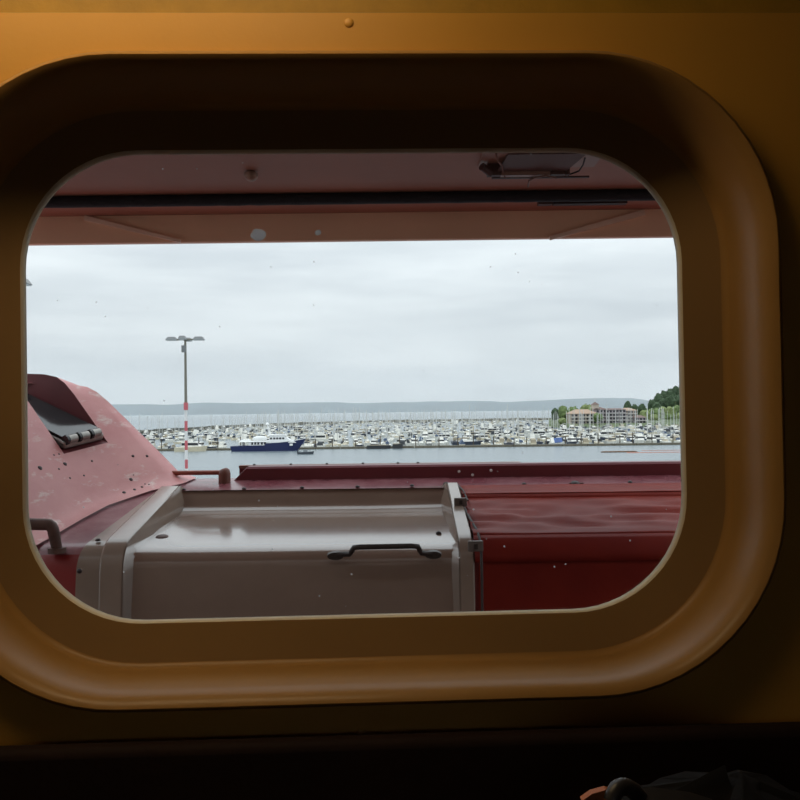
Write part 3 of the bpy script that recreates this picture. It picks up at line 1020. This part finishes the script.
# ------------------------------------------------------------------ high mast lights
pgrey = mat('galvanised_pole', srgb(122, 118, 106), .6, var=.1)
pred = mat('band_red_paint', srgb(200, 100, 108), .6, var=.06)
pwhite = mat('band_white_paint', srgb(228, 226, 224), .6, var=.04)
lampG = mat('floodlight_casing', srgb(128, 130, 130), .5, var=.1)
lensG = mat('floodlight_lens', srgb(196, 200, 202), .2)
conc = mat('pier_concrete', srgb(140, 136, 128), .85, var=.12, scale=.5)
def mast_light(px, d, label, grp, base_label):
    top = P(185, 340, 93)
    ztop = top.z
    bx = lx(px, d)
    k93 = 93 / F
    pier = empty('concrete_dolphin', (bx, d, SEA), label=base_label, cat='pier')
    MB().box((bx, d, SEA + .6), (5, 5, 2.6)).build('cap', conc, pier, smooth=0)
    for sx in (-1, 1):
        for sy in (-1, 1):
            MB().tube([(bx + sx * 1.8, d + sy * 1.8, SEA - 4), (bx + sx * 1.8, d + sy * 1.8, SEA)], .3, 8).build('pile', conc, pier)
    r = empty('mast_light', (bx, d, SEA + 1.9), label=label, cat='light mast', group=grp)
    zb = lambda py: P(186, py, 93).z
    edges = [402.5, 410, 421, 431, 440.5, 450, 459.5, 468.5, 478, 487, 496]
    MB().tube([(bx, d, zb(402.5)), (bx, d, ztop + .2)], [.16, .12], 10).build('upper_pole', pgrey, r)
    for i in range(len(edges) - 1):
        rad = .24 if i == 0 else .165
        MB().tube([(bx, d, zb(edges[i + 1])), (bx, d, zb(edges[i]))], rad, 12).build('red_band' if i % 2 == 0 else 'white_band', pred if i % 2 == 0 else pwhite, r)
    MB().tube([(bx, d, SEA + 1.9), (bx, d, zb(496))], .18, 12).build('lower_pole', pgrey, r)
    MB().tube([(bx - 1.75, d, ztop + .05), (bx + 1.75, d, ztop + .05)], .09, 8).build('cross_arm', pgrey, r)
    MB().tube([(bx, d - 1.4, ztop + .05), (bx, d + 1.4, ztop + .05)], .09, 8).build('cross_arm', pgrey, r)
    MB().box((bx - .13, d - .25, ztop - 1.0), (.4, .36, .75)).build('control_box', lampG, r, smooth=0)
    for (ax, ay) in ((-1, 0), (1, 0), (0, -1), (0, 1)):
        c = Vector((bx + ax * 1.5, d + ay * 1.25, ztop + .12))
        q = (1.25, .8) if ax else (.8, .9)
        h = MB().box(c + Vector((0, 0, .06)), (q[0], q[1], .34), taper=.62).build('floodlight', lampG, r, smooth=0)
        MB().box(c + Vector((0, 0, -.14)), (q[0] * .9, q[1] * .9, .08)).build('lens', lensG, h, smooth=0).location = (0, 0, 0)
    return r
mast_light(185.8, 93, 'tall light mast with red and white banded lower pole', None, 'concrete pier block under the banded light mast')
mast_light(-3.5, 52, 'light mast at the left window edge, only one lamp showing', None, 'concrete pier block under the left hidden mast')

# ================================================================== LIFEBOAT
gel = mat('faded_red_gelcoat', srgb(200, 128, 128), 0.42, col2=srgb(216, 152, 150), scale=3.5, bump=.0006, bscale=60)
# chalky wear on the gelcoat
t = gel.node_tree
b = t.nodes['Principled BSDF']
ramp1 = b.inputs['Base Color'].links[0].from_socket
nz = t.nodes.new('ShaderNodeTexNoise'); nz.inputs['Scale'].default_value = 9; nz.inputs['Detail'].default_value = 9; nz.inputs['Roughness'].default_value = .7
co = t.nodes.new('ShaderNodeTexCoord')
mpw = t.nodes.new('ShaderNodeMapping'); mpw.inputs['Scale'].default_value = (1, 1.0, 2.2)
rw = t.nodes.new('ShaderNodeValToRGB')
rw.color_ramp.elements[0].position, rw.color_ramp.elements[1].position = .56, .68
mxc = t.nodes.new('ShaderNodeMix'); mxc.data_type = 'RGBA'
mxc.inputs['B'].default_value = srgb(226, 204, 198)
t.links.new(co.outputs['Object'], mpw.inputs['Vector'])
t.links.new(mpw.outputs['Vector'], nz.inputs['Vector'])
t.links.new(nz.outputs['Fac'], rw.inputs['Fac'])
t.links.new(rw.outputs['Color'], mxc.inputs['Factor'])
t.links.new(ramp1, mxc.inputs['A'])
t.links.new(mxc.outputs['Result'], b.inputs['Base Color'])

deckM = mat('wet_red_deck', srgb(118, 62, 70), 0.24, col2=srgb(150, 104, 108), scale=6, sharp=(.4, .75), bump=.0008, bscale=30)
sideM = mat('red_boat_side', srgb(140, 44, 44), 0.4, var=.1, scale=3)
maroon = mat('maroon_paint', srgb(112, 40, 50), 0.4, var=.1, scale=4)
beige = mat('beige_gelcoat', srgb(138, 117, 104), 0.2, var=.05, scale=5, bump=.0002, bscale=14, coat=.8)
beige2 = mat('beige_rim_gelcoat', srgb(144, 126, 113), 0.25, var=.07, scale=7, coat=.5)
iron = mat('rusty_brown_iron', srgb(92, 66, 58), 0.55, var=.2, scale=30)
boltM = mat('dark_bolt', srgb(48, 34, 34), 0.5, var=.15, scale=60)
gunm = mat('dark_gunmetal', srgb(62, 54, 52), 0.4, metal=.3, var=.1)
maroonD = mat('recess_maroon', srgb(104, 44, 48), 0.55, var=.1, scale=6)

boat = empty('lifeboat', (0, 3.3, -2.0), label='faded red covered lifeboat with beige hatch right outside the window', cat='lifeboat')
SH_Y, SH_Z = 2.60, -.42
def deck_z(y):
    return SH_Z + .1877 * (y - SH_Y)
X_L, X_R = -.855, .175
BL, BR = -2.7, 2.7

def shoulder(off, y_top=3.25, n=8):
    pts = fillet([Vector((y_top, deck_z(y_top))), Vector((SH_Y, SH_Z)), Vector((SH_Y - .045, -.99))], .075, n)
    out_ = []
    for i, p in enumerate(pts):
        d = (pts[min(i + 1, len(pts) - 1)] - pts[max(i - 1, 0)]).normalized()
        nn = Vector((d.y, -d.x))
        if nn.x > 0 and abs(nn.x) > .5 or nn.y < -.1:
            nn = -nn
        out_.append((p.x + nn.x * off, p.y + nn.y * off))
    return out_                                # from the roof over the shoulder down the side

def extrude_x(profile, xs, name, mt, parent, smooth=40):
    m = MB()
    m.loft([[Vector((x, y, z)) for (y, z) in profile] for x in xs], False)
    return m.build(name, mt, parent, smooth=smooth)

farp = [(3.385, deck_z(3.385)), (3.44, -.268), (3.52, -.285), (3.75, -.42), (3.98, -.75), (4.05, -1.1)]
SHP = shoulder(0)
KS = 5                                       # where deck colour turns to side colour
deckp = list(reversed(SHP[:KS + 1]))
extrude_x(deckp + farp, [BL, -2.0, -1.5, -1.2, -1.0, X_L], 'deck', deckM, boat)
extrude_x([(3.25, deck_z(3.25) - .001)] + farp, [X_L, -.4, X_R], 'deck', deckM, boat)
extrude_x(deckp + farp, [X_R, .8, 1.5, BR], 'deck', deckM, boat)
hullp = [(SH_Y - .045, -.99), (SH_Y - .045, -1.1), (2.66, -1.55), (3.0, -1.9), (3.3, -2.0), (3.6, -1.9), (3.94, -1.55), (4.05, -1.1)]
for xa_, xb_ in ((BL, X_L), (X_R, BR)):
    extrude_x(SHP[KS:], [xa_, (xa_ + xb_) / 2, xb_], 'boat_side', sideM, boat)
m = MB()
lps = []
for x, k in ((BL - .7, .05), (BL - .35, .6), (BL, 1), (X_L, 1), (X_R, 1), (BR, 1), (BR + .35, .6), (BR + .7, .05)):
    lps.append([Vector((x, 3.3 + (y - 3.3) * k, -.9 + (z + .9) * (1 if k == 1 else .8))) for y, z in hullp])
m.loft(lps, False, True, True)
m.build('hull_side', sideM, boat, smooth=40)

# --- wheelhouse with the notch for the hatch
cols = [((-1.10, 3.70), (-1, -.10), .70), ((-.955, 3.54), (-1, -.08), .80), ((-.905, 3.42), (-.99, .0), .84), ((-.935, 3.345), (-.96, .18), .88), ((-1.03, 3.25), (-.935, .35), 1.0),
        ((-1.13, 3.07), (-.935, .35), 1.0), ((-1.165, 2.92), (-.94, .34), 1.0), ((-1.20, 2.72), (-.95, .31), 1.0), ((-1.23, 2.58), (-.96, .28), 1.0)]
HF, HN = 4, 5                                # far and near columns of the notch
rows = [(-.075, .001), (-.04, .006), (-.012, .022), (.012, .05), (.035, .08), (.125, .187), (.20, .275), (.29, .38), (.335, .425), (.375, .450), (.44, .463), (.62, .472), (1.1, .478)]
RB = 5                                       # bottom row of the notch
def cpt(ci, s, h):
    (x, y), n_, k = cols[ci]
    n_ = Vector((n_[0], n_[1])).normalized()
    s2 = s * (.9 + .1 * k)
    X, Y = x + n_.x * s2, y + n_.y * s2
    return Vector((X, Y, deck_z(min(y, 3.42)) + h * k + (.0 if h > .02 else .002)))
m = MB()
G = [[cpt(c, s, h) for (s, h) in rows] for c in range(len(cols))]
nr = len(rows)
vs = [p for g in G for p in g]
fs = []
for c in range(len(cols) - 1):
    for r in range(nr - 1):
        if c == HF and r >= RB:
            continue
        a = c * nr + r
        fs.append((a, a + 1, a + nr + 1, a + nr))
m.add(vs, fs)
wh = m.build('wheelhouse', gel, boat, smooth=50)
bvh_wh = BVHTree.FromPolygons([Vector(v) for v in vs], fs)
# notch cheeks and floor
FB = (.56, .36)                              # back end of the notch floor (inward, height)
for ci, thick in ((HF, .0), (HN, .0)):
    poly = [cpt(ci, *rows[r]) for r in range(RB, nr - 2)] + [cpt(ci, .62, .472), cpt(ci, *FB)]
    MB().add(poly, [tuple(range(len(poly)))]).build('notch_cheek', maroonD, wh, smooth=0)
fl = [cpt(HF, *rows[RB]), cpt(HN, *rows[RB]), cpt(HN, *FB), cpt(HF, *FB)]
MB().add(fl, [(0, 1, 2, 3)]).build('notch_floor', maroonD, wh, smooth=0)
# black glossy hatch lid lying in the notch with a metal lip and hinge barrels
lidM = mat('black_glass_lid', srgb(38, 38, 40), 0.10, var=.2, scale=14)
metal = mat('dull_aluminium', srgb(150, 146, 140), 0.35, metal=.6, var=.15, scale=40)
def nf(s, a, up):
    """point over the notch floor: s 0..1 up the floor, a 0 far .. 1 near"""
    p = fl[0].lerp(fl[1], a).lerp(fl[3].lerp(fl[2], a), s)
    nn = (fl[1] - fl[0]).cross(fl[3] - fl[0]).normalized()
    if nn.z < 0:
        nn = -nn
    return p + nn * up
m = MB()
m.loft([[nf(.10, .04, .034), nf(.10, .88, .034), nf(.95, .88, .034), nf(.95, .04, .034)], [nf(.10, .04, .046), nf(.10, .88, .046), nf(.95, .88, .046), nf(.95, .04, .046)]], True, True, True)
lid = m.build('hatch_lid', lidM, boat, smooth=0)
m = MB()
m.loft([[nf(.04, .02, .004), nf(.04, .92, .004), nf(.95, .92, .004), nf(.95, .02, .004)], [nf(.04, .02, .033), nf(.04, .92, .033), nf(.95, .92, .033), nf(.95, .02, .033)]], True, True, True)
bevel(m.build('lid_frame', metal, lid, smooth=0), .008, 2)
for k in range(3):
    a = .12 + k * .27
    MB().tube([nf(.055, a, .040), nf(.055, a + .18, .040)], .016, 12).build('hinge_barrel', metal, lid)
    MB().tube([nf(.055, a + .18, .040), nf(.055, a + .235, .040)], .0185, 12).build('hinge_knuckle', lidM, lid)

# bolts and pads on the wheelhouse slope
for (px, py, r) in ((54, 455, 1.1), (59, 454, 1.1), (40, 468, 2.6), (65, 464, 2.3), (59, 469, 1.2), (92, 461, 1.2), (84, 475.5, 1.1), (70, 478, 1.2), (133, 456, 1.6), (147, 456, 1.5), (131, 479.5, 2.0), (133.5, 475, .7), (145, 484, .9), (149, 484.5, .9), (142, 487, 1.4), (134.5, 489.5, 1.6), (124, 492.5, 2.0)):
    hit = bvh_wh.ray_cast(Vector((0, 0, 0)), ray(px, py))
    if hit[0] is None:
        continue
    nn = hit[1]
    if nn.dot(ray(px, py)) > 0:
        nn = -nn
    MB().dome(hit[0], r / F * hit[0].y, 10, 2, nn, .5).build('bolt', boltM, wh)

# --- beige hatch recess
rec = [(3.262, deck_z(3.25) + .002), (3.245, -.318), (3.233, -.340)] + [(p.x, p.y) for p in arc((3.228, -.350), (3.214, -.382), (3.12, -.3885), 6)] + [(2.95, -.4025), (2.78, -.418)] + \
      [(p.x, p.y) for p in arc((2.690, -.427), (2.628, -.432), (2.612, -.480), 6)] + [(2.60, -.60), (2.585, -.99)]
xs = [X_L + .0, X_L + .02, -.7, -.5, -.3, -.1, X_R - .02, X_R]
hm_ = MB()
lps = []
for x in xs:
    edge = .012 if x in (xs[0], xs[-1]) else 0.0
    lps.append([Vector((x, y + .002 * noise.noise(Vector((x * 3, y * 2, 1))), z + .002 * noise.noise(Vector((x * 2.5, y * 4, 0))) + edge)) for y, z in rec])
hm_.loft(lps, False)
hatch = hm_.build('hatch_recess', beige, boat, smooth=50)
# rim bands over the roof shoulder, with the inner cheek of the recess
def rim_path(off):
    return [Vector((0, y, z)) for y, z in shoulder(off, 3.262, 10)]
for (xa, xb, inner) in ((X_L - .075, X_L, 1), (X_R, X_R + .048, -1)):
    top = rim_path(.016)
    bot = rim_path(-.004)
    m = MB()
    lps = []
    for tp, bt in zip(top, bot):
        lps.append([Vector((xa, bt.y, bt.z)), Vector((xa, tp.y, tp.z)), Vector((xb, tp.y, tp.z)), Vector((xb, bt.y, bt.z))])
    m.loft(lps, True, True, True)
    bevel(m.build('hatch_rim', beige2, hatch, smooth=30), .006, 2, 50)
    xi = X_L if inner > 0 else X_R
    poly = [Vector((xi, p.y, p.z)) for p in top] + [Vector((xi, y - .02, z - .03)) for y, z in reversed(rec)]
    m = MB()
    n = len(top)
    ks = [min(len(rec) - 1, round(i * (len(rec) - 1) / (n - 1))) for i in range(n)]
    m.loft([[Vector((xi, p.y, p.z)) for p in top], [Vector((xi + inner * .022, rec[k][0] + .0, rec[k][1] - .004)) for k in ks]], False)
    m.build('recess_cheek', beige2, hatch, smooth=40)
# flat flange outside the left rim
fp = rim_path(.005)
fb = rim_path(-.004)
m = MB()
m.loft([[Vector((X_L - .075 - .055 * w, q.y, q.z)), Vector((X_L - .075 - .055 * w, p.y, p.z)), Vector((X_L - .07, p.y, p.z)), Vector((X_L - .07, q.y, q.z))] for p, q, w in [(p, q, min(1.5, max(.08, (3.0 - p.y) / .31))) for p, q in zip(fp, fb)]], True, True, True)
m.build('rim_flange', beige2, hatch, smooth=30)
def bolt_at(px, py, d, r, parent, nm='bolt', axis=(0, -.2, 1), mt=None, flat=.8):
    MB().dome(P(px, py, d), r, 10, 3, axis, flat).build(nm, mt or boltM, parent)
bolt_at(79.5, 571, 2.535, .008, hatch, axis=(0, -1, 0))
bolt_at(98, 540.5, 2.66, .009, hatch)
# bolts along the top edge of the recess
for px, py in ((184, 490), (244, 489), (302, 488), (357.5, 487), (412, 485.8)):
    bolt_at(px, py, 3.262, .009, hatch)
bolt_at(438.5, 533.5, 2.82, .010, hatch)
bolt_at(162, 537, 2.82, .022, hatch, nm='drain_pad', flat=.3, mt=iron)
# hatch grab handle
hy = 2.575
a0, a1 = P(336, 555, hy + .02), P(433, 554, hy + .02)
l0, l1, l2, l3 = P(337, 554.5, hy), P(350, 554, hy - .005), P(354, 547.5, hy - .03), P(360, 547, hy - .032)
r0, r1, r2, r3 = P(432, 554, hy), P(421, 553, hy - .005), P(418, 546.5, hy - .03), P(411, 546, hy - .032)
hnd = MB().tube([l0] + arc(l1, (l1 + l2) / 2 + Vector((0, 0, 0)), l2, 2) + [l3, r3] + arc(r2, (r1 + r2) / 2, r1, 2) + [r0], .0082, 10).build('grab_handle', gunm, hatch, smooth=60)
for c in (a0, a1):
    m = MB()
    lp0, lp1 = [], []
    for k in range(16):
        a = 2 * PI * k / 16
        q = Vector((.028 * math.cos(a), 0, .013 * math.sin(a)))
        lp0.append(c + q)
        lp1.append(c + q * .9 + Vector((0, -.024, 0)))
    m.loft([lp0, lp1], True, True, True)
    m.build('handle_foot', gunm, hnd, smooth=50)

# --- ridge curb at the far side of the roof
cx0 = P(233, 480, 3.385).x
cz0, cz1 = deck_z(3.385) - .004, deck_z(3.385) + .0535
m = MB()
xr = BR
m.loft([[Vector((cx0, 3.385, cz0)), Vector((cx0 + .052, 3.385, cz1 - .008)), Vector((cx0 + .058, 3.392, cz1)), Vector((cx0 + .058, 3.455, cz1)), Vector((cx0, 3.47, cz0))],
        [Vector((xr, 3.385, cz0)), Vector((xr, 3.385, cz1 - .008)), Vector((xr, 3.392, cz1)), Vector((xr, 3.455, cz1)), Vector((xr, 3.47, cz0))]], True, True, True)
curb = m.build('ridge_curb', maroon, boat, smooth=0)
xa, xb = P(240, 466, 3.5).x, P(520, 462, 3.5).x
MB().box(((xa + xb) / 2, 3.5, -.2255), (xb - xa, .05, .012)).build('ridge_flange', mat('brown_flange', srgb(128, 88, 76), .5, var=.1), curb, smooth=0)
MB().box(((xa + xb) / 2, 3.5, -.26), (xb - xa, .03, .07)).build('ridge_web', maroon, curb, smooth=0)
for px in (254.5, 291, 327, 363, 398, 418):
    c = P(px, 466, 3.5)
    MB().dome((c.x, 3.495, -.2197), .0065, 8, 3).build('bolt', boltM, curb)
for px, py in ((459, 471.5), (472.5, 475), (491, 470.5)):
    bolt_at(px, py, 3.383, .006, curb, nm='white_rivet', axis=(0, -1, 0), mt=pwhite, flat=.3)
# knobs on the roof strip in front of the curb (right)
for px, py, r in ((524, 484.5, .010), (630, 482.5, .010)):
    bolt_at(px, py, 3.262, r, boat, nm='deck_bolt')
m = MB()
c = P(575, 482.5, 3.285)
m.dome(c + Vector((0, 0, -.01)), .022, 12, 3, flat=.8)
m.box(c + Vector((.004, 0, -.007)), (.055, .02, .012))
m.build('deck_cleat', boltM, boat)

# --- rail with elbow post beside the wheelhouse
pb = P(223.5, 483, 3.36)
pt = P(223.5, 472.5, 3.36)
pl = P(170, 473.0, 3.40)
rail = MB().tube([pt + Vector((.006, 0, 0)), pt.lerp(pl, .5), pl], .0095, 10).build('hand_rail', mat('rusty_red_rail', srgb(146, 72, 56), .5, var=.12, scale=20), boat, smooth=60)
MB().tube([pb + Vector((.004, 0, -.02))] + [pt + Vector((.004, 0, -.004)), pt + Vector((.004, 0, .010)), pt + Vector((.002, 0, .017))], [.024, .024, .020, .010], 14).build('rail_post', mat('rusty_brown_post', srgb(118, 70, 58), .55, var=.12, scale=20), rail, smooth=50)

# --- pipe bracket at the left shoulder
q0, q1, q2, q3 = P(22, 524, 2.56), P(46, 524.5, 2.575), P(52, 527, 2.58), P(57, 549, 2.60)
br = MB().tube([q0, q1] + arc(q1, P(53, 524, 2.575), P(54, 534, 2.585), 4)[1:] + [q3], [.018] * 6 + [.016], 12).build('pipe_bracket', iron, boat, smooth=60)
MB().tube([q3 + Vector((0, 0, -.012)), q3 + Vector((0, 0, .004))], .027, 14).build('bracket_foot', iron, br)

# ------------------------------------------------------------------ red tarpaulin over the right half
tarpM = mat('red_pvc_tarpaulin', srgb(134, 44, 32), 0.46, col2=srgb(112, 34, 28), scale=2.5, spec=.08, bump=.0008, bscale=40)
tar = empty('tarpaulin', (1.1, 2.9, -.4), label='red tarpaulin with flapped seams stretched over the right half of the lifeboat', cat='tarpaulin')
def tarp_sheet(name, prof, x0, x1, amp, seed, thick=.0):
    nx, m = 70, MB()
    lps = []
    L = len(prof)
    for i in range(nx + 1):
        x = x0 + (x1 - x0) * i / nx
        lp = []
        for j, (y, z) in enumerate(prof):
            fade = math.sin(PI * j / (L - 1)) if L > 3 else .3
            w = amp * fade * (noise.noise(Vector((x * 4.2 + y * 6, y * 13, seed))) + .6 * noise.noise(Vector((x * 9 - y * 10, y * 20, seed + 4))))
            sag = -.006 * fade
            lp.append(Vector((x, y - w * .25, z + w + sag)))
        lps.append(lp)
    m.loft(lps, False)
    o = m.build(name, tarpM, tar, smooth=80)
    s = o.modifiers.new('thick', 'SOLIDIFY')
    s.thickness = .003
    s.offset = -1
    return o
TX0, TX1 = X_R + .050, 2.3
def lin(a, b_, n):
    return [(a[0] + (b_[0] - a[0]) * k / n, a[1] + (b_[1] - a[1]) * k / n) for k in range(n + 1)]
def tz(y, off):
    return deck_z(y) + off
S16 = shoulder(.020, 3.0, 10)
S10 = shoulder(.010, 3.0, 10)
tarp_sheet('upper_sheet', lin((3.240, tz(3.240, .006)), (3.075, tz(3.075, .022)), 10), TX0, TX1, .008, 1)
tarp_sheet('upper_flap', [(3.074, tz(3.075, .022)), (3.066, tz(3.066, .010)), (3.060, tz(3.06, .001))], TX0, TX1, .002, 2)
tarp_sheet('middle_sheet', lin((3.08, tz(3.08, .008)), (2.69, tz(2.69, .020)), 22) + S16[1:4], TX0, TX1, .020, 3)
tarp_sheet('lower_flap', S16[3:9] + [(S16[8][0] - .004, S16[8][1] - .022)], TX0, TX1, .002, 5)
tarp_sheet('side_sheet', S10[6:-1] + lin(S10[-2], S10[-1], 8)[1:], TX0 + .01, TX1, .006, 6)
# cord and grey clips along the tarp edge
cordM = mat('dark_cord', srgb(58, 48, 46), .7)
greyclip = mat('grey_clip', srgb(112, 104, 100), .45, metal=.2, var=.1)
cp = [P(447, 485, 3.27), P(452, 491, 3.20), P(461, 503, 3.04), P(470, 521, 2.82), P(477, 533, 2.69), P(480.5, 545, 2.57), P(481.5, 575, 2.52), P(482, 625, 2.505)]
MB().tube([p + Vector((0, -.012, .008)) for p in cp], .0042, 8).build('edge_cord', cordM, tar, smooth=60)
MB().tube([P(456, 486, 3.27) + Vector((0, 0, .012)), P(463, 494, 3.13) + Vector((0, 0, .014)), P(468, 505, 3.0) + Vector((0, 0, .016))], .003, 8).build('edge_cord', cordM, tar, smooth=60)
MB().dome(P(446, 485, 3.275), .013, 10, 3).build('cord_knot', cordM, tar)
for (px, py, d, w, h) in ((460.5, 502, 2.965, .045, .03), (475.5, 546, 2.535, .046, .032)):
    c = P(px, py, d)
    k = MB().box(c, (w, .014, h)).build('corner_clip', greyclip, tar, smooth=0)
    bevel(k, .003)
    MB().box(c + Vector((0, -.008, 0)), (w * .25, .01, h * .5)).build('clip_latch', gunm, k, smooth=0)

# ================================================================== OVERHANG ABOVE
ovM = mat('overhang_brown_red_paint', srgb(160, 108, 90), 0.55, var=.06, scale=2.5, spec=.2, bump=.0006, bscale=40)
ovF = mat('overhang_fascia_paint', srgb(240, 198, 168), 0.5, var=.05, scale=2.5)
CZ = .757
OX0, OX1 = -1.62, 1.45
OXC = (OX0 + OX1) / 2
ov = tag(MB().box((OXC, 2.515, CZ + .02), (OX1 - OX0, 1.43, .04)).build('overhang_plate', ovM, None, smooth=0), 'brownish red painted deck overhang above the lifeboat', 'overhang', kind='structure')
fb_ = MB().box((OXC, 3.215, CZ - .0325), (OX1 - OX0, .03, .145)).build('fascia', ovF, ov, smooth=0)
bevel(fb_, .004)
def bar(a, b_, w, th, name, mt, parent):
    a, b_ = Vector(a), Vector(b_)
    d = (b_ - a).normalized()
    up = Vector((0, 1, 0)).cross(d).normalized() * w / 2
    m = MB().prism([a - up, a + up, b_ + up * .6, b_ - up * .6], (0, th, 0))
    return m.build(name, mt, parent, smooth=0)
stripM = mat('bare_brace_paint', srgb(236, 206, 186), .5, var=.06)
bar(P(84, 217.5, 3.185), P(180, 241.0, 3.185), .018, .016, 'diagonal_brace', stripM, ov)
bar(P(645, 212, 3.185), P(550, 238.0, 3.185), .022, .016, 'diagonal_brace', stripM, ov)
bar(P(58, 207.5, 3.16), P(92, 211.5, 3.185), .014, .012, 'brace_end', stripM, ov)
# black foam seal along the plate
sealM = mat('black_rubber_seal', srgb(22, 24, 30), .75, var=.3, scale=60, bump=.004, bscale=120)
pts = []
for k in range(90):
    x = OX0 + (OX1 - OX0) * k / 89
    pts.append((x, 2.905, CZ - .0195 + .0012 * noise.noise(Vector((x * 30, 0, 0)))))
m = MB()
m.tube(pts, [.0198 + .0013 * noise.noise(Vector((p[0] * 40, 7, 0))) for p in pts], 12)
tag(m.build('black_seal', sealM, None, smooth=60), 'thick black rubber seal running under the overhang', 'seal')
# round knob fitting
kn = P(251, 171, 2.63)
k = empty('knob_fitting', (kn.x, kn.y, CZ), label='small round corroded knob under the overhang at upper left', cat='fitting')
MB().tube([(kn.x, kn.y, CZ), (kn.x, kn.y, CZ - .012)], .014, 14).build('stem', iron, k)
MB().dome((kn.x, kn.y, CZ - .010), .023, 16, 5, (0, -.25, -1), .9).build('cap', mat('corroded_brass', srgb(150, 120, 104), .45, metal=.4, var=.3, scale=60), k, smooth=60)
# boxy lamp unit with loose wires
fx = P(538, 165, 2.50)
lu = empty('bulkhead_fixture', (fx.x, fx.y, CZ), label='dark boxy light fixture with loose wires under the overhang', cat='light fixture')
dk1 = mat('fixture_dark_glass', srgb(92, 70, 66), .45)
dk2 = mat('fixture_dark_body', srgb(74, 50, 46), .6, var=.15)
dk3 = mat('fixture_plate', srgb(150, 106, 90), .5, var=.1)
MB().box((fx.x + .01, fx.y, CZ - .004), (.36, .20, .008)).build('mounting_plate', dk3, lu, smooth=0)
m = MB()
A = [Vector((fx.x - .115, fx.y + .045, CZ - .034)), Vector((fx.x + .095, fx.y + .045, CZ - .034)), Vector((fx.x + .135, fx.y - .05, CZ - .012)), Vector((fx.x - .095, fx.y - .05, CZ - .012))]
m.prism(A, (0, 0, .008))
m.build('lens_panel', dk1, lu, smooth=0)
MB().box((fx.x - .03, fx.y + .06, CZ - .028), (.15, .024, .034)).build('front_plate', mat('fixture_front', srgb(134, 104, 92), .5, var=.1), lu, smooth=0)
for dx in (-.05, -.012):
    MB().dome((fx.x + dx, fx.y + .047, CZ - .030), .005, 8, 2, (0, -1, 0), .4).build('screw', boltM, lu)
for dx in (-.125, .07, .10):
    MB().box((fx.x + dx, fx.y + .06, CZ - .025), (.042 if dx < .09 else .010, .024, .038)).build('side_bracket', dk2, lu, smooth=0)
MB().tube([(fx.x - .165, fx.y + .03, CZ - .022), (fx.x - .135, fx.y + .055, CZ - .036)], .012, 10).build('cable_gland', dk2, lu)
MB().box((fx.x + .02, fx.y + .08, CZ - .044), (.30, .010, .005)).build('base_flange', dk2, lu, smooth=0)
for px in (518, 541, 563):
    c = P(px, 153.5, 2.452)
    MB().dome((c.x, 2.452, CZ - .009), .004, 8, 2, (0, 0, -1)).build('screw', boltM, lu)
wire = mat('loose_wire', srgb(120, 84, 72), .6)
wp = [P(496, 154, 2.45), P(498, 161, 2.47), P(502, 166, 2.50), P(503, 172, 2.54), P(505, 177, 2.56)]
MB().tube(wp, .003, 6).build('wire', wire, lu, smooth=60)
wp = [P(528, 187, 2.66), P(529, 181, 2.60), P(535, 177.5, 2.56), P(546, 175.5, 2.54), P(556, 178, 2.56)]
MB().tube(wp, .003, 6).build('wire', wire, lu, smooth=60)
wp = [P(585, 158, 2.47), P(583, 165, 2.50), P(579, 171, 2.54), P(568, 175, 2.56)]
MB().tube(wp, .0025, 6).build('wire', boltM, lu, smooth=60)
# dark slotted strip next to the seal
c0, c1 = P(553, 203.2, 3.03), P(618, 201.5, 3.03)
st = empty('slotted_strip', ((c0.x + c1.x) / 2, 3.03, CZ), label='short dark slotted strip behind the black seal at upper right', cat='strip')
MB().box(((c0.x + c1.x) / 2, 3.03, CZ - .010), (c1.x - c0.x, .03, .02)).build('bar', boltM, st, smooth=0)
MB().box((c0.x - .03, 3.03, CZ - .010), (.05, .03, .02)).build('end_bracket', dk2, st, smooth=0)
MB().box((c1.x + .015, 3.03, CZ - .010), (.03, .03, .02)).build('end_bracket', dk2, st, smooth=0)

# ------------------------------------------------------------------ ship deck below the lifeboat and the hull side down to the sea
shipD = mat('ship_deck_paint', srgb(96, 70, 66), .7, var=.1, scale=2)
tag(MB().box((0, 2.7, -2.3), (12, 3.9, .12)).build('boat_deck_floor', shipD, None, smooth=0), 'painted steel boat deck under the lifeboat', 'deck', kind='structure')
tag(MB().box((0, 2.6, -8.6), (12, 3.6, 12.4)).build('wall_ship_hull', shipside, None, smooth=0), 'ship hull side going down to the water', 'hull', kind='structure')
for x in (-1.4, 1.4):
    cr_ = empty('boat_cradle', (x, 3.3, -2.24), label='steel cradle carrying the lifeboat, ' + ('left one' if x < 0 else 'right one'), cat='cradle')
    MB().box((x, 3.3, -2.125), (.2, 1.0, .23)).build('saddle', shipD, cr_, smooth=0)
    for y in (2.9, 3.7):
        MB().box((x, y, -2.07), (.16, .1, .34)).build('arm', shipD, cr_, smooth=0)

# ------------------------------------------------------------------ sea haze over the bay
hz = bpy.data.materials.new('bay_haze')
hz.use_nodes = True
t = hz.node_tree
t.nodes.clear()
out = t.nodes.new('ShaderNodeOutputMaterial')
vs_ = t.nodes.new('ShaderNodeVolumeScatter')
vs_.inputs['Color'].default_value = (.90, .96, 1.0, 1)
vs_.inputs['Density'].default_value = 0.95e-4
t.links.new(vs_.outputs['Volume'], out.inputs['Volume'])
hb = MB().box((0, 6200, SEA + 201), (22000, 9800, 400)).build('bay_haze', hz, None, smooth=0)
tag(hb, 'thin sea haze lying over the bay before the hills', 'haze', kind='stuff')
